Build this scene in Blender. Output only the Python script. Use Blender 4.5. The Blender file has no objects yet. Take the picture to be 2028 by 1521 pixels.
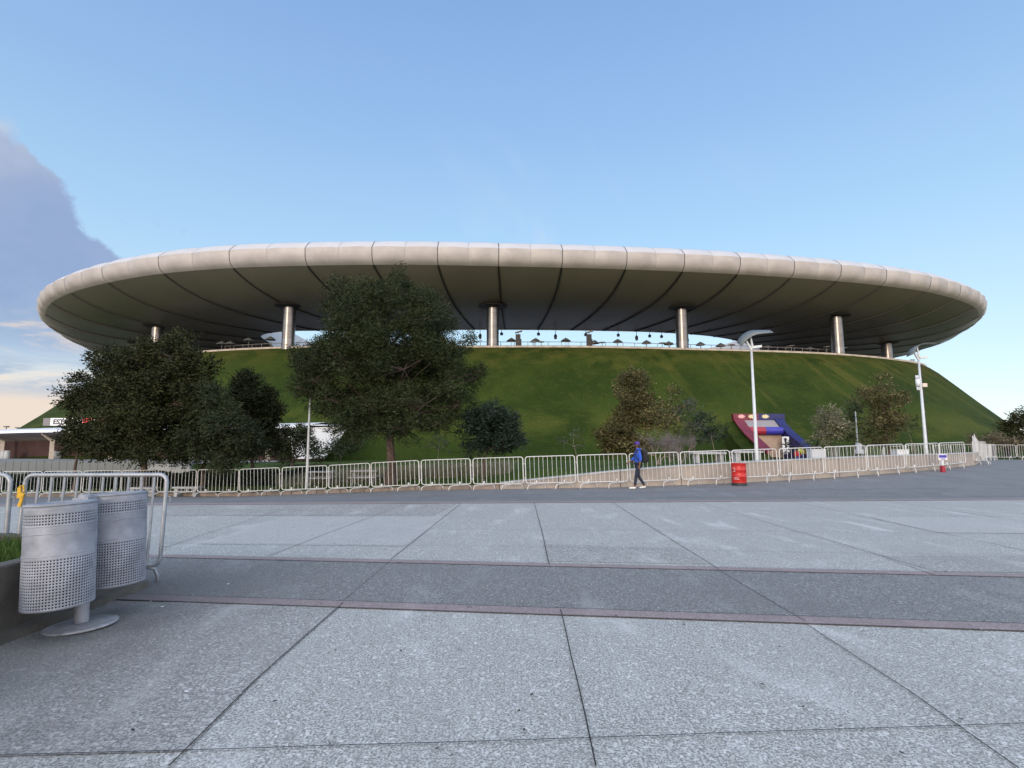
import bpy, bmesh, math, random
import numpy as np
from mathutils import Vector, Matrix
R = math.radians
S = bpy.context.scene
COL = S.collection
random.seed(7); rng = np.random.default_rng(7)

# ------------------------------------------------------------------ camera
F = 1070.0; CX, CY = 1014.0, 760.5; PITCH = math.atan2(119.5, F); CAMZ = 1.6
cd = bpy.data.cameras.new('camera'); cam = bpy.data.objects.new('camera', cd); COL.objects.link(cam)
cd.sensor_width = 36; cd.lens = 36 * F / 2028; cd.clip_start = .05; cd.clip_end = 6000
cam.location = (0, 0, CAMZ); cam.rotation_euler = (R(90) + PITCH, 0, 0)
S.camera = cam

# ------------------------------------------------------------------ light
SUN_AZ, SUN_EL = R(197), R(9)          # behind the camera, a little to its left
S.view_settings.view_transform = 'Standard'; S.view_settings.look = 'None'
S.view_settings.exposure = 1.55; S.view_settings.gamma = 1
sl = bpy.data.lights.new('sun', 'SUN'); sun = bpy.data.objects.new('sun', sl); COL.objects.link(sun)
sl.energy = .5; sl.angle = R(14); sl.color = (1, .80, .60)
sd = Vector((math.sin(SUN_AZ) * math.cos(SUN_EL), math.cos(SUN_AZ) * math.cos(SUN_EL), math.sin(SUN_EL)))
sun.rotation_euler = sd.to_track_quat('Z', 'Y').to_euler()

class NT:
    """small helper to write node trees as expressions"""
    def __init__(s, t): s.t = t
    def n(s, typ, **k):
        nd = s.t.nodes.new(typ)
        for a, b in k.items(): setattr(nd, a, b)
        return nd
    def put(s, sock, v):
        if hasattr(v, 'is_linked') or hasattr(v, 'links'): s.t.links.new(v, sock)
        elif v is not None:
            if sock.type == 'RGBA' and not isinstance(v, (int, float)) and len(v) == 3: v = (*v, 1)
            sock.default_value = v
    def m(s, op, a, b=None, c=None, clamp=False):
        nd = s.n('ShaderNodeMath', operation=op, use_clamp=clamp)
        for i, v in enumerate((a, b, c)):
            if v is not None: s.put(nd.inputs[i], v)
        return nd.outputs[0]
    def vm(s, op, a, b=None):
        nd = s.n('ShaderNodeVectorMath', operation=op); s.put(nd.inputs[0], a)
        if b is not None: s.put(nd.inputs[1], b)
        return nd.outputs[0]
    def comb(s, x, y, z):
        nd = s.n('ShaderNodeCombineXYZ')
        for i, v in enumerate((x, y, z)): s.put(nd.inputs[i], v)
        return nd.outputs[0]
    def rng(s, v, a, b, c=0.0, d=1.0, smooth=True):
        nd = s.n('ShaderNodeMapRange', interpolation_type='SMOOTHSTEP' if smooth else 'LINEAR')
        for i, q in enumerate((v, a, b, c, d)): s.put(nd.inputs[i], q)
        return nd.outputs[0]
    def noise(s, vec, scale, detail=4, rough=.55, dist=0):
        nd = s.n('ShaderNodeTexNoise')
        if vec is not None: s.put(nd.inputs['Vector'], vec)
        nd.inputs['Scale'].default_value = scale; nd.inputs['Detail'].default_value = detail
        nd.inputs['Roughness'].default_value = rough; nd.inputs['Distortion'].default_value = dist
        return nd.outputs[0]
    def mix(s, f, a, b, mode='MIX'):
        nd = s.n('ShaderNodeMix', data_type='RGBA', blend_type=mode)
        s.put(nd.inputs[0], f); s.put(nd.inputs[6], a); s.put(nd.inputs[7], b)
        return nd.outputs[2]
    def ramp(s, f, stops, interp='LINEAR'):
        nd = s.n('ShaderNodeValToRGB'); s.put(nd.inputs[0], f); cr = nd.color_ramp; cr.interpolation = interp
        while len(cr.elements) < len(stops): cr.elements.new(.5)
        for e, (p, c) in zip(cr.elements, stops):
            e.position = p; e.color = (*c, 1) if len(c) == 3 else c
        return nd.outputs[0]

def lin(*c):
    return tuple(((v / 255) / 12.92 if v / 255 <= .04045 else ((v / 255 + .055) / 1.055) ** 2.4) for v in c)

W = bpy.data.worlds.new('World'); S.world = W; W.use_nodes = True
wt = W.node_tree; wt.nodes.clear(); w = NT(wt)
sky = w.n('ShaderNodeTexSky', sky_type='NISHITA'); sky.sun_disc = False
sky.sun_elevation = R(15); sky.sun_rotation = SUN_AZ
sky.air_density = 1.0; sky.dust_density = .6; sky.ozone_density = 1.5; sky.altitude = 1500
SKYMUL = .135
tc = w.n('ShaderNodeTexCoord').outputs['Generated']
sx = w.n('ShaderNodeSeparateXYZ'); wt.links.new(tc, sx.inputs[0]); X_, Y_, Z_ = sx.outputs
az = w.m('MULTIPLY', w.m('ARCTAN2', X_, Y_), 180 / math.pi)
el = w.m('MULTIPLY', w.m('ARCSINE', Z_), 180 / math.pi)
# elevation tint of the clear sky (photograph is a little bluer above and paler below than the model sky)
tint = w.ramp(w.rng(el, -2, 60, smooth=False), [(0, (1.0, .98, .96)), (.12, (1.0, 1.0, 1.0)), (.35, (1., 1.02, 1.03)), (.65, (.98, 1.02, 1.08)), (1, (1, 1.03, 1.1))])
clear = w.mix(1.0, sky.outputs[0], tint, 'MULTIPLY')
K = 1.0
exps = 2 ** S.view_settings.exposure * SKYMUL
def skc(*c): return tuple(v / exps for v in lin(*c))       # a colour given as it should be seen
vec = w.comb(w.m('MULTIPLY', az, .055), w.m('MULTIPLY', el, .055), .3)
n1 = w.noise(vec, 2.2, 8, .6, .2)
n2 = w.noise(vec, 7.0, 6, .6, .3)
vecs = w.comb(w.m('MULTIPLY', az, .03), w.m('MULTIPLY', el, .16), .7)
n3 = w.noise(vecs, 2.6, 7, .6, .6)
# whole-sky gradient towards what is seen, kept as a mix with the model sky
seen = w.ramp(w.rng(el, 0, 50, smooth=False), [(0, skc(222, 224, 228)), (.10, skc(208, 226, 236)), (.22, skc(193, 222, 238)), (.40, skc(170, 207, 237)), (.62, skc(150, 188, 231)), (1, skc(122, 160, 216))])
clear = w.mix(.86, clear, seen)
# pale wisps high in the middle
wv = w.noise(w.comb(w.m('ADD', w.m('MULTIPLY', az, .04), w.m('MULTIPLY', el, .03)), w.m('MULTIPLY', el, .02), 2.), 3.0, 6, .6, .8)
wm = w.m('MULTIPLY', w.rng(wv, .5, .85), w.m('MULTIPLY', w.rng(el, 8, 16), w.rng(el, 34, 20)))
wm = w.m('MULTIPLY', wm, w.rng(w.m('ABSOLUTE', w.m('SUBTRACT', az, 6)), 26, 4))
clear = w.mix(w.m('MULTIPLY', wm, .55), clear, skc(206, 226, 244))
# warm glow low on the left
gm = w.m('MULTIPLY', w.rng(az, -10, -40), w.rng(el, 9, 3.0))
clear = w.mix(w.m('MULTIPLY', gm, .95), clear, skc(240, 223, 207))
# the large lilac cloud on the left
edge = w.m('ADD', w.ramp(w.rng(el, 5, 26, smooth=False), [(0, (.62,) * 3), (.495, (.43,) * 3), (.605, (.35,) * 3), (.767, (.24,) * 3), (.867, (.075,) * 3), (1, (0.0,) * 3)]), 0)
edged = w.m('SUBTRACT', w.m('MULTIPLY', edge, 21.0), 45.6)
dlt = w.m('ADD', w.m('SUBTRACT', edged, az), w.m('MULTIPLY', w.m('SUBTRACT', n1, .5), 5.0))
dlt = w.m('ADD', dlt, w.m('MULTIPLY', w.m('SUBTRACT', n2, .5), 3.4))
cmask = w.m('MULTIPLY', w.rng(dlt, -.1, .9), w.rng(w.m('ADD', el, w.m('MULTIPLY', n3, 5)), 8.0, 11.5))
cmask = w.m('MULTIPLY', cmask, w.m('MULTIPLY', w.rng(az, -150, -110), w.rng(w.m('ADD', el, w.m('MULTIPLY', n2, 2)), 26.0, 23.5)))
ccol = w.ramp(w.m('ADD', w.rng(el, 8, 26, smooth=False), w.m('MULTIPLY', w.m('SUBTRACT', n1, .5), 1.1)), [(0, skc(160, 184, 216)), (.3, skc(146, 168, 208)), (.62, skc(156, 174, 210)), (.85, skc(178, 190, 214)), (1, skc(220, 219, 220))])
col = w.mix(w.m('MULTIPLY', cmask, .93), clear, ccol)
# small grey scraps right of it
sm = w.m('MULTIPLY', w.rng(n2, .60, .72), w.m('MULTIPLY', w.m('MULTIPLY', w.rng(az, -41, -36), w.rng(az, -22, -31)), w.m('MULTIPLY', w.rng(el, 12, 14), w.rng(el, 20, 17))))
col = w.mix(w.m('MULTIPLY', sm, .5), col, skc(150, 172, 206))
# low streaks: blue-grey and peach, left; a faint one on the right
lm = w.m('MULTIPLY', w.rng(az, -22, -34), w.m('MULTIPLY', w.rng(el, 11.5, 8.5), w.rng(el, 3.2, 5.0)))
col = w.mix(w.m('MULTIPLY', lm, w.m('MULTIPLY', w.rng(n3, .60, .42), .85)), col, skc(168, 190, 216))
col = w.mix(w.m('MULTIPLY', lm, w.m('MULTIPLY', w.rng(n3, .54, .70), .9)), col, skc(250, 228, 206))
rm = w.m('MULTIPLY', w.rng(az, 34, 42), w.m('MULTIPLY', w.rng(el, 5.0, 3.6), w.rng(el, 1.0, 2.2)))
col = w.mix(w.m('MULTIPLY', rm, w.m('MULTIPLY', w.rng(n3, .5, .62), .5)), col, skc(196, 204, 222))
# bright afterglow behind the camera (where the sun went down)
dsun = w.m('ABSOLUTE', w.m('SUBTRACT', w.m('ABSOLUTE', az), 163))
bm_ = w.m('MULTIPLY', w.rng(dsun, 75, 0), w.rng(el, 34, 0))
back = w.rng(Y_, .42, -.35)                    # added fill: unseen sky overhead and behind made brighter to light the ground
col = w.mix(w.m('MULTIPLY', back, .9), col, tuple(v * 2.05 for v in skc(227, 234, 246)))
col = w.mix(w.m('MULTIPLY', bm_, .75), col, tuple(v * 3.0 for v in skc(255, 222, 196)))
bg = w.n('ShaderNodeBackground'); wt.links.new(col, bg.inputs[0]); bg.inputs[1].default_value = SKYMUL
wo = w.n('ShaderNodeOutputWorld'); wt.links.new(bg.outputs[0], wo.inputs[0])

# ------------------------------------------------------------------ pixel helpers
cp, sp_ = math.cos(PITCH), math.sin(PITCH)
def ray(px, py):
    v = CY - py
    return Vector((px - CX, F * cp - v * sp_, F * sp_ + v * cp))
def P(px, py, Y):
    d = ray(px, py); return Vector((d.x / d.y * Y, Y, CAMZ + d.z / d.y * Y))
def G(px, py, z=0.0):
    d = ray(px, py); k = (z - CAMZ) / d.z; return Vector((d.x * k, d.y * k, z))

# ------------------------------------------------------------------ materials
def mat(name, color, rough=.7, metal=0.0, var=.0, vscale=2.0, bump=0.0, bscale=20.0, col2=None, spec=.5, coord='Object', emit=None, detail=5):
    m = bpy.data.materials.new(name); m.use_nodes = True; t = m.node_tree; b = t.nodes['Principled BSDF']; q = NT(t)
    b.inputs['Base Color'].default_value = (*color, 1); b.inputs['Roughness'].default_value = rough
    b.inputs['Metallic'].default_value = metal; b.inputs['Specular IOR Level'].default_value = spec
    co = q.n('ShaderNodeTexCoord').outputs[coord]
    if var or col2:
        n = q.noise(co, vscale, detail, .6)
        c2 = col2 or tuple(max(0, c * (1 - var)) for c in color)
        c1 = color if col2 else tuple(c * (1 + var * .6) for c in color)
        q.t.links.new(q.mix(q.rng(n, .3, .7), c1, c2), b.inputs['Base Color'])
        q.t.links.new(q.m('ADD', q.m('MULTIPLY', n, .2), rough - .1), b.inputs['Roughness'])
    if bump:
        bn = q.n('ShaderNodeBump'); bn.inputs['Strength'].default_value = bump; bn.inputs['Distance'].default_value = .02
        q.t.links.new(q.noise(co, bscale, 4), bn.inputs['Height']); q.t.links.new(bn.outputs[0], b.inputs['Normal'])
    return m

def pavement_mat(name, base, dark, speck=.5, big=.25, warm=(0.33, .31, .29)):
    m = bpy.data.materials.new(name); m.use_nodes = True; q = NT(m.node_tree); b = m.node_tree.nodes['Principled BSDF']
    co = q.n('ShaderNodeTexCoord').outputs['Object']
    g1 = q.noise(co, 68, 3, .75)                                    # exposed stones
    g2 = q.noise(co, 38, 4, .65)
    vo = q.n('ShaderNodeTexVoronoi'); q.put(vo.inputs['Vector'], co); vo.inputs['Scale'].default_value = 52
    vv = q.n('ShaderNodeSeparateColor'); q.t.links.new(vo.outputs['Color'], vv.inputs[0])
    b1 = q.noise(co, .55, 6, .62, .3); b2 = q.noise(q.vm('MULTIPLY', co, (1, .35, 1)), 1.7, 6, .6, .5)
    c = q.mix(q.rng(g1, .5 - .10, .5 + .10), dark, base)
    c = q.mix(q.m('MULTIPLY', q.rng(vv.outputs[0], .80, .95), speck), c, tuple(v * .35 for v in base))
    c = q.mix(q.m('MULTIPLY', q.rng(vv.outputs[1], .86, .97), speck * .8), c, tuple(min(.75, v * 1.7) for v in base))
    c = q.mix(q.m('MULTIPLY', q.rng(g2, .35, .7), .35), c, warm)
    c = q.mix(q.m('MULTIPLY', q.rng(b1, .45, .72), big), c, tuple(v * .55 for v in base))
    c = q.mix(q.m('MULTIPLY', q.rng(b2, .52, .75), big * .8), c, tuple(min(.7, v * 1.3) for v in base))
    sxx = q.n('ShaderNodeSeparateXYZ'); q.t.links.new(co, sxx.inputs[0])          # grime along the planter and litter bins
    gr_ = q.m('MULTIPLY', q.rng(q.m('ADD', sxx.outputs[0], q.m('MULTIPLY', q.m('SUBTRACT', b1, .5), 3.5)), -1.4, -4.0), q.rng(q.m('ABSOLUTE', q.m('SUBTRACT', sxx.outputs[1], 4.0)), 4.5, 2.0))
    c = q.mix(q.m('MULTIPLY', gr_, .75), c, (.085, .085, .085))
    b3 = q.noise(q.vm('MULTIPLY', co, (.5, 1.6, 1)), 2.1, 5, .65, 1.2)
    c = q.mix(q.m('MULTIPLY', q.rng(b3, .60, .70), big * .55), c, tuple(v * .5 for v in base))
    st = q.noise(co, 5.5, 2, .5)
    c = q.mix(q.m('MULTIPLY', q.rng(st, .685, .72), .55), c, tuple(v * .4 for v in base))
    q.t.links.new(c, b.inputs['Base Color'])
    b.inputs['Roughness'].default_value = .78; b.inputs['Specular IOR Level'].default_value = .35
    bn = q.n('ShaderNodeBump'); bn.inputs['Strength'].default_value = .45; bn.inputs['Distance'].default_value = .006
    q.t.links.new(g1, bn.inputs['Height']); q.t.links.new(bn.outputs[0], b.inputs['Normal'])
    return m

M = {}
M['conc'] = pavement_mat('plaza_concrete', (.57, .585, .56), (.15, .158, .155), .75, .5)
M['conc_light'] = pavement_mat('patched_concrete', (.50, .505, .49), (.32, .325, .32), .35, .15)
M['conc_old'] = pavement_mat('worn_concrete', (.46, .465, .45), (.14, .145, .145), .7, .6)
M['asph'] = pavement_mat('asphalt_band', (.29, .295, .295), (.085, .09, .093), .6, .5, (.20, .19, .185))
M['road'] = pavement_mat('road_asphalt', (.22, .225, .235), (.14, .145, .15), .3, .5, (.17, .17, .17))
M['pink'] = pavement_mat('pink_kerb_stone', (.33, .27, .27), (.20, .165, .168), .3, .4, (.3, .25, .25))
M['joint'] = mat('joint', (.03, .03, .03), .9)
M['white'] = mat('white_paint_steel', (.56, .57, .565), .42, 0, .12, 6)
M['galv'] = mat('grey_barrier_tube', (.31, .34, .375), .38, .3, .15, 9)
M['binp'] = mat('bin_paint', (.27, .295, .345), .5, .05, .3, 4, .1, 60)
M['binw'] = mat('bin_worn', (.30, .32, .35), .5, .1, .3, 14, .15, 50)
M['dark'] = mat('black_plastic', (.012, .012, .014), .55)
M['dirt'] = mat('brown_soil', (.09, .07, .05), .95, 0, .4, 5)
M['steel'] = mat('column_steel', (.16, .155, .15), .3, .92, .16, .9)
def banded_steel():
    t = M['steel'].node_tree; q = NT(t); b = t.nodes['Principled BSDF']; co = q.n('ShaderNodeTexCoord').outputs['Object']
    sp = q.n('ShaderNodeSeparateXYZ'); t.links.new(co, sp.inputs[0]); old = b.inputs['Base Color'].links[0].from_socket
    fr = q.m('FRACT', q.m('MULTIPLY', sp.outputs[2], 1.05)); ln = q.m('LESS_THAN', fr, .05)
    pl = q.noise(q.comb(0, 0, q.m('MULTIPLY', q.m('FLOOR', q.m('MULTIPLY', sp.outputs[2], 1.05)), 3.7)), 1.0, 1)
    c = q.mix(q.rng(pl, .3, .7, 0, .35), old, (.30, .29, .285)); t.links.new(q.mix(q.m('MULTIPLY', ln, .6), c, (.08, .08, .08)), b.inputs['Base Color'])
banded_steel()
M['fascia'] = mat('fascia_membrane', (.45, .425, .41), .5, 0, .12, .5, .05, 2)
M['fascia_lit_top'] = mat('fascia_lit_membrane', (.50, .503, .515), .5, 0, .05, .35, .05, 2)  # paler, bluer copy of the fascia: sky light on the upper strip put into colour
M['batten'] = mat('fascia_batten', (.36, .34, .33), .5)
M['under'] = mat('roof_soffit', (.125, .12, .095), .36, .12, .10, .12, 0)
M['rib'] = mat('rib_dark', (.012, .012, .012), .6)
M['roofw'] = mat('roof_top', (.5, .5, .5), .7)
M['cstone'] = mat('pale_stone', (.48, .42, .35), .8, 0, .25, 1.2, .2, 12)
M['wall'] = mat('retaining_wall_concrete', (.40, .35, .30), .85, 0, .35, 1.1, .3, 14, col2=(.29, .26, .235))
M['kerb'] = mat('kerb_stone', (.30, .245, .20), .9, 0, .45, 1.6, .4, 10, col2=(.17, .14, .115))
M['cope'] = mat('wall_coping', (.40, .42, .43), .7, 0, .2, 2)
M['pwall'] = mat('planter_concrete', (.115, .11, .10), .85, 0, .4, 2, .3, 18, col2=(.055, .054, .05))
M['bark'] = mat('bark', (.10, .075, .06), .95, 0, .4, 8, .6, 25)
M['palebark'] = mat('pale_bark', (.26, .22, .19), .95, 0, .4, 8, .6, 25)
M['canopyw'] = mat('canopy_white', (.72, .76, .82), .5, 0, .06, .3)
M['canopyu'] = mat('canopy_soffit', (.26, .23, .22), .7, 0, .12, .4)
M['canopyd'] = mat('entrance_dark', (.05, .022, .02), .8, 0, .4, .5)
M['cream'] = mat('cream_pillar', (.62, .55, .46), .7, 0, .1, 2)
M['red'] = mat('barrel_red', (.46, .018, .014), .38, 0, .15, 6)
M['signw'] = mat('sign_white', (.75, .76, .78), .5)
M['signr'] = mat('sign_red', (.62, .03, .03), .5)
M['ink'] = mat('ink', (.02, .02, .025), .6)
M['greyp'] = mat('grey_panel', (.19, .18, .18), .6, 0, .1, 3)
M['maroon'] = mat('maroon_vinyl', (.16, .02, .04), .5, 0, .2, 1)
M['navy'] = mat('navy_vinyl', (.015, .02, .12), .5, 0, .2, 1)
M['blue'] = mat('blue_banner', (.04, .04, .35), .45, 0, .2, 1)
M['bred'] = mat('red_banner', (.32, .02, .04), .45, 0, .2, 1)
M['beige'] = mat('beige_wall', (.50, .38, .30), .8, 0, .12, 1)
M['grille'] = mat('grey_grille', (.27, .25, .26), .7, 0, .12, 6)
M['gold'] = mat('gold_print', (.50, .30, .08), .6)
M['lemon'] = mat('cream_print', (.66, .60, .36), .6)
M['rose'] = mat('pink_print', (.70, .40, .40), .6)
M['poleg'] = mat('lamp_pole_paint', (.56, .60, .62), .45, .1, .12, 3)
M['poled'] = mat('lamp_shade_metal', (.17, .19, .185), .5, .2, .1, 3)
M['yellow'] = mat('yellow_plastic', (.60, .36, .02), .5, 0, .2, 20)
M['glass'] = mat('railing_panel', (.14, .165, .18), .3, 0, .1, 2)
M['bench'] = mat('bench_concrete', (.36, .38, .40), .75, 0, .2, 3)
M['parasol'] = mat('parasol_cloth', (.10, .11, .105), .8)
M['tile'] = mat('forecourt_tile', (.22, .23, .245), .75, 0, .2, .5)

def grass_mat(name, c1, c2, c3, uv=False):
    m = bpy.data.materials.new(name); m.use_nodes = True; q = NT(m.node_tree); b = m.node_tree.nodes['Principled BSDF']
    if uv:
        co = q.n('ShaderNodeUVMap').outputs[0]                     # u metres round the hill, v metres down the slope
        s1 = q.noise(q.vm('MULTIPLY', co, (1, .10, 1)), .40, 6, .62, .5)      # streaks down the slope
        s2 = q.noise(co, .13, 6, .58, .3)
        sp = q.n('ShaderNodeSeparateXYZ'); q.t.links.new(co, sp.inputs[0]); V = sp.outputs[1]; U = sp.outputs[0]
        c = q.mix(q.rng(s2, .40, .60), c1, c2)
        c = q.mix(q.m('MULTIPLY', q.rng(q.noise(co, 1.1, 5, .7), .5, .68), .35), c, c3)
        band = q.rng(q.m('ADD', V, q.m('MULTIPLY', q.m('SUBTRACT', s2, .5), 22)), 8.5, 4.5)      # dry turf along the top
        c = q.mix(q.m('MULTIPLY', band, q.m('MULTIPLY', q.rng(q.noise(co, .35, 5, .6), .38, .6), .8)), c, c3)
        c = q.mix(q.m('MULTIPLY', q.rng(s1, .53, .63), q.m('MULTIPLY', q.rng(U, 0, 45, .12, .85), q.rng(V, 24, 6, .35, 1.))), c, c3)
        low = q.m('MULTIPLY', q.rng(V, 17, 21), q.rng(V, 26, 22))
        c = q.mix(q.m('MULTIPLY', low, q.m('MULTIPLY', q.rng(s2, .4, .6), .45)), c, tuple(v * 1.25 for v in c3))
        f = q.noise(co, 5.0, 4, .7)
    else:
        co = q.n('ShaderNodeTexCoord').outputs['Object']
        c = q.mix(q.rng(q.noise(co, .35, 6, .6), .36, .64), c1, c2)
        c = q.mix(q.m('MULTIPLY', q.rng(q.noise(co, 1.3, 4), .55, .7), .6), c, c3)
        f = q.noise(co, 16, 4, .7)
    c = q.mix(q.rng(f, .35, .7, 0, .6), c, tuple(v * .45 for v in c1))
    q.t.links.new(c, b.inputs['Base Color']); b.inputs['Roughness'].default_value = .9; b.inputs['Specular IOR Level'].default_value = .15
    bn = q.n('ShaderNodeBump'); bn.inputs['Strength'].default_value = .6; bn.inputs['Distance'].default_value = .22 if uv else .05
    q.t.links.new(f, bn.inputs['Height']); q.t.links.new(bn.outputs[0], b.inputs['Normal'])
    return m
M['mound'] = grass_mat('mound_turf', (.023, .045, .005), (.040, .066, .008), (.094, .100, .018), True)
M['bank'] = grass_mat('bank_turf', (.021, .038, .005), (.038, .057, .008), (.07, .075, .014))
M['lawn'] = grass_mat('lawn_turf', (.045, .080, .016), (.06, .095, .022), (.10, .11, .04))
M['land'] = mat('far_land', (.12, .12, .08), .95, 0, .3, .02)

def leaf_mat(name, a, b_, tip=None):
    m = bpy.data.materials.new(name); m.use_nodes = True; q = NT(m.node_tree); b = m.node_tree.nodes['Principled BSDF']
    at = q.n('ShaderNodeAttribute', attribute_name='tone').outputs['Fac']
    stops = [(0, a), (.7, b_), (1, tip or tuple(v * 1.25 for v in b_))]
    q.t.links.new(q.ramp(at, stops), b.inputs['Base Color'])
    b.inputs['Roughness'].default_value = .65; b.inputs['Specular IOR Level'].default_value = .18
    return m
M['lf_oak'] = leaf_mat('leaf_oak', (.013, .019, .006), (.030, .036, .012), (.055, .055, .02))
M['lf_big'] = leaf_mat('leaf_grey_green', (.014, .023, .008), (.028, .040, .014), (.065, .08, .035))
M['lf_pine'] = leaf_mat('needle', (.015, .025, .010), (.034, .046, .021))
M['lf_dark'] = leaf_mat('leaf_blue_dark', (.009, .019, .013), (.020, .036, .026))
M['lf_brown'] = leaf_mat('leaf_brownish', (.040, .044, .018), (.088, .082, .034), (.26, .22, .11))
M['lf_olive'] = leaf_mat('leaf_olive', (.032, .044, .02), (.06, .072, .034))
M['lf_pale'] = leaf_mat('leaf_pale', (.06, .075, .045), (.15, .15, .10), (.40, .36, .26))
M['lf_grey'] = leaf_mat('leaf_greygreen', (.045, .056, .044), (.08, .09, .075))
M['twig'] = mat('bare_twig', (.14, .125, .125), .9)
M['lf_scrub'] = leaf_mat('scrub', (.08, .07, .05), (.15, .13, .09))
M['blade'] = leaf_mat('grass_blade', (.035, .07, .012), (.06, .11, .02))
M['dry'] = leaf_mat('dry_grass', (.10, .12, .07), (.22, .23, .17))

# ------------------------------------------------------------------ mesh helpers
def tag(o, label=None, cat=None, group=None, kind=None):
    if label: o['label'] = label
    if cat: o['category'] = cat
    if group: o['group'] = group
    if kind: o['kind'] = kind
    return o
def link(name, me, mats, parent=None, smooth=False):
    o = bpy.data.objects.new(name, me); COL.objects.link(o)
    for m in (mats if isinstance(mats, (list, tuple)) else [mats]): me.materials.append(M[m] if isinstance(m, str) else m)
    if smooth:
        me.polygons.foreach_set('use_smooth', [True] * len(me.polygons))
    if parent: o.parent = parent
    return o
def mesh(name, verts, faces, mats, parent=None, smooth=False, mi=None):
    me = bpy.data.meshes.new(name); me.from_pydata([tuple(v) for v in verts], [], faces); me.update()
    o = link(name, me, mats, parent, smooth)
    if mi is not None: me.polygons.foreach_set('material_index', mi)
    return o
def empty(name, loc, rz=0.0, label=None, cat=None, group=None):
    o = bpy.data.objects.new(name, None); COL.objects.link(o); o.location = loc; o.rotation_euler = (0, 0, rz)
    o.empty_display_size = .2
    return tag(o, label, cat, group)
class MB:
    """collects shapes into one mesh"""
    def __init__(s): s.v = []; s.f = []; s.mi = []; s.cur = 0
    def add(s, v, f):
        k = len(s.v); s.v += [tuple(p) for p in v]; s.f += [tuple(i + k for i in q) for q in f]; s.mi += [s.cur] * len(f)
    def box(s, c, d, rot=None, top=1.0):
        hx, hy, hz = d[0] / 2, d[1] / 2, d[2] / 2
        v = [Vector((x * hx * (top if z > 0 else 1), y * hy * (top if z > 0 else 1), z * hz)) for z in (-1, 1) for y in (-1, 1) for x in (-1, 1)]
        if rot is not None: v = [rot @ p for p in v]
        s.add([p + Vector(c) for p in v], [(0, 2, 3, 1), (4, 5, 7, 6), (0, 1, 5, 4), (2, 6, 7, 3), (0, 4, 6, 2), (1, 3, 7, 5)])
    def tube(s, pts, r, n=8, cap=True):
        pts = [Vector(p) for p in pts]; rs = r if isinstance(r, (list, tuple)) else [r] * len(pts)
        up = Vector((0, 0, 1)); rings = []; prev = None
        for i, p in enumerate(pts):
            t = (pts[min(i + 1, len(pts) - 1)] - pts[max(i - 1, 0)]).normalized()
            if prev is None:
                a = t.cross(up if abs(t.z) < .9 else Vector((1, 0, 0))).normalized()
            else:
                a = (prev - t * prev.dot(t)).normalized()
            prev = a; b = t.cross(a)
            rings.append([p + (a * math.cos(2 * math.pi * k / n) + b * math.sin(2 * math.pi * k / n)) * rs[i] for k in range(n)])
        v = [q for rg in rings for q in rg]; f = []
        for i in range(len(pts) - 1):
            for k in range(n): f.append((i * n + k, i * n + (k + 1) % n, (i + 1) * n + (k + 1) % n, (i + 1) * n + k))
        if cap: f.append(tuple(range(n - 1, -1, -1))); f.append(tuple((len(pts) - 1) * n + k for k in range(n)))
        s.add(v, f)
    def lathe(s, prof, c=(0, 0, 0), n=24, sx=1, sy=1):
        v = []; f = []
        for r, z in prof:
            for k in range(n): v.append((c[0] + r * sx * math.cos(2 * math.pi * k / n), c[1] + r * sy * math.sin(2 * math.pi * k / n), c[2] + z))
        for i in range(len(prof) - 1):
            for k in range(n): f.append((i * n + k, i * n + (k + 1) % n, (i + 1) * n + (k + 1) % n, (i + 1) * n + k))
        s.add(v, f)
    def poly(s, pts): s.add(pts, [tuple(range(len(pts)))])
    def prism(s, pts, d):
        n = len(pts); d = Vector(d); a = [Vector(p) for p in pts]
        s.add(a + [p + d for p in a], [tuple(range(n - 1, -1, -1)), tuple(range(n, 2 * n))] + [(i, (i + 1) % n, n + (i + 1) % n, n + i) for i in range(n)])
    def build(s, name, mats, parent=None, smooth=False):
        return mesh(name, s.v, s.f, mats, parent, smooth, s.mi)
def text(name, body, size, loc, rot, m, parent, depth=.01, sx=1.0, bold=.0):
    cu = bpy.data.curves.new(name, 'FONT'); cu.body = body; cu.size = size; cu.extrude = depth; cu.offset = bold
    cu.align_x = 'CENTER'; cu.align_y = 'CENTER'; cu.resolution_u = 3
    t = bpy.data.objects.new('tmp', cu); COL.objects.link(t)
    bpy.context.view_layer.update()
    me = bpy.data.meshes.new_from_object(t.evaluated_get(bpy.context.evaluated_depsgraph_get()))
    bpy.data.objects.remove(t); me.name = name; me.materials.clear()
    o = link(name, me, m, parent); o.location = loc; o.rotation_euler = rot; o.scale = (sx, 1, 1)
    return o
def copy_tree(o, parent=None):
    c = o.copy(); COL.objects.link(c); c.parent = parent
    for ch in list(o.children): copy_tree(ch, c)
    return c
ORD = ['', 'first', 'second', 'third', 'fourth', 'fifth', 'sixth', 'seventh', 'eighth', 'ninth', 'tenth', 'eleventh', 'twelfth', 'thirteenth', 'fourteenth', 'fifteenth', 'sixteenth', 'seventeenth', 'eighteenth', 'nineteenth', 'twentieth', 'twenty-first', 'twenty-second', 'twenty-third', 'twenty-fourth', 'twenty-fifth']

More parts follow.
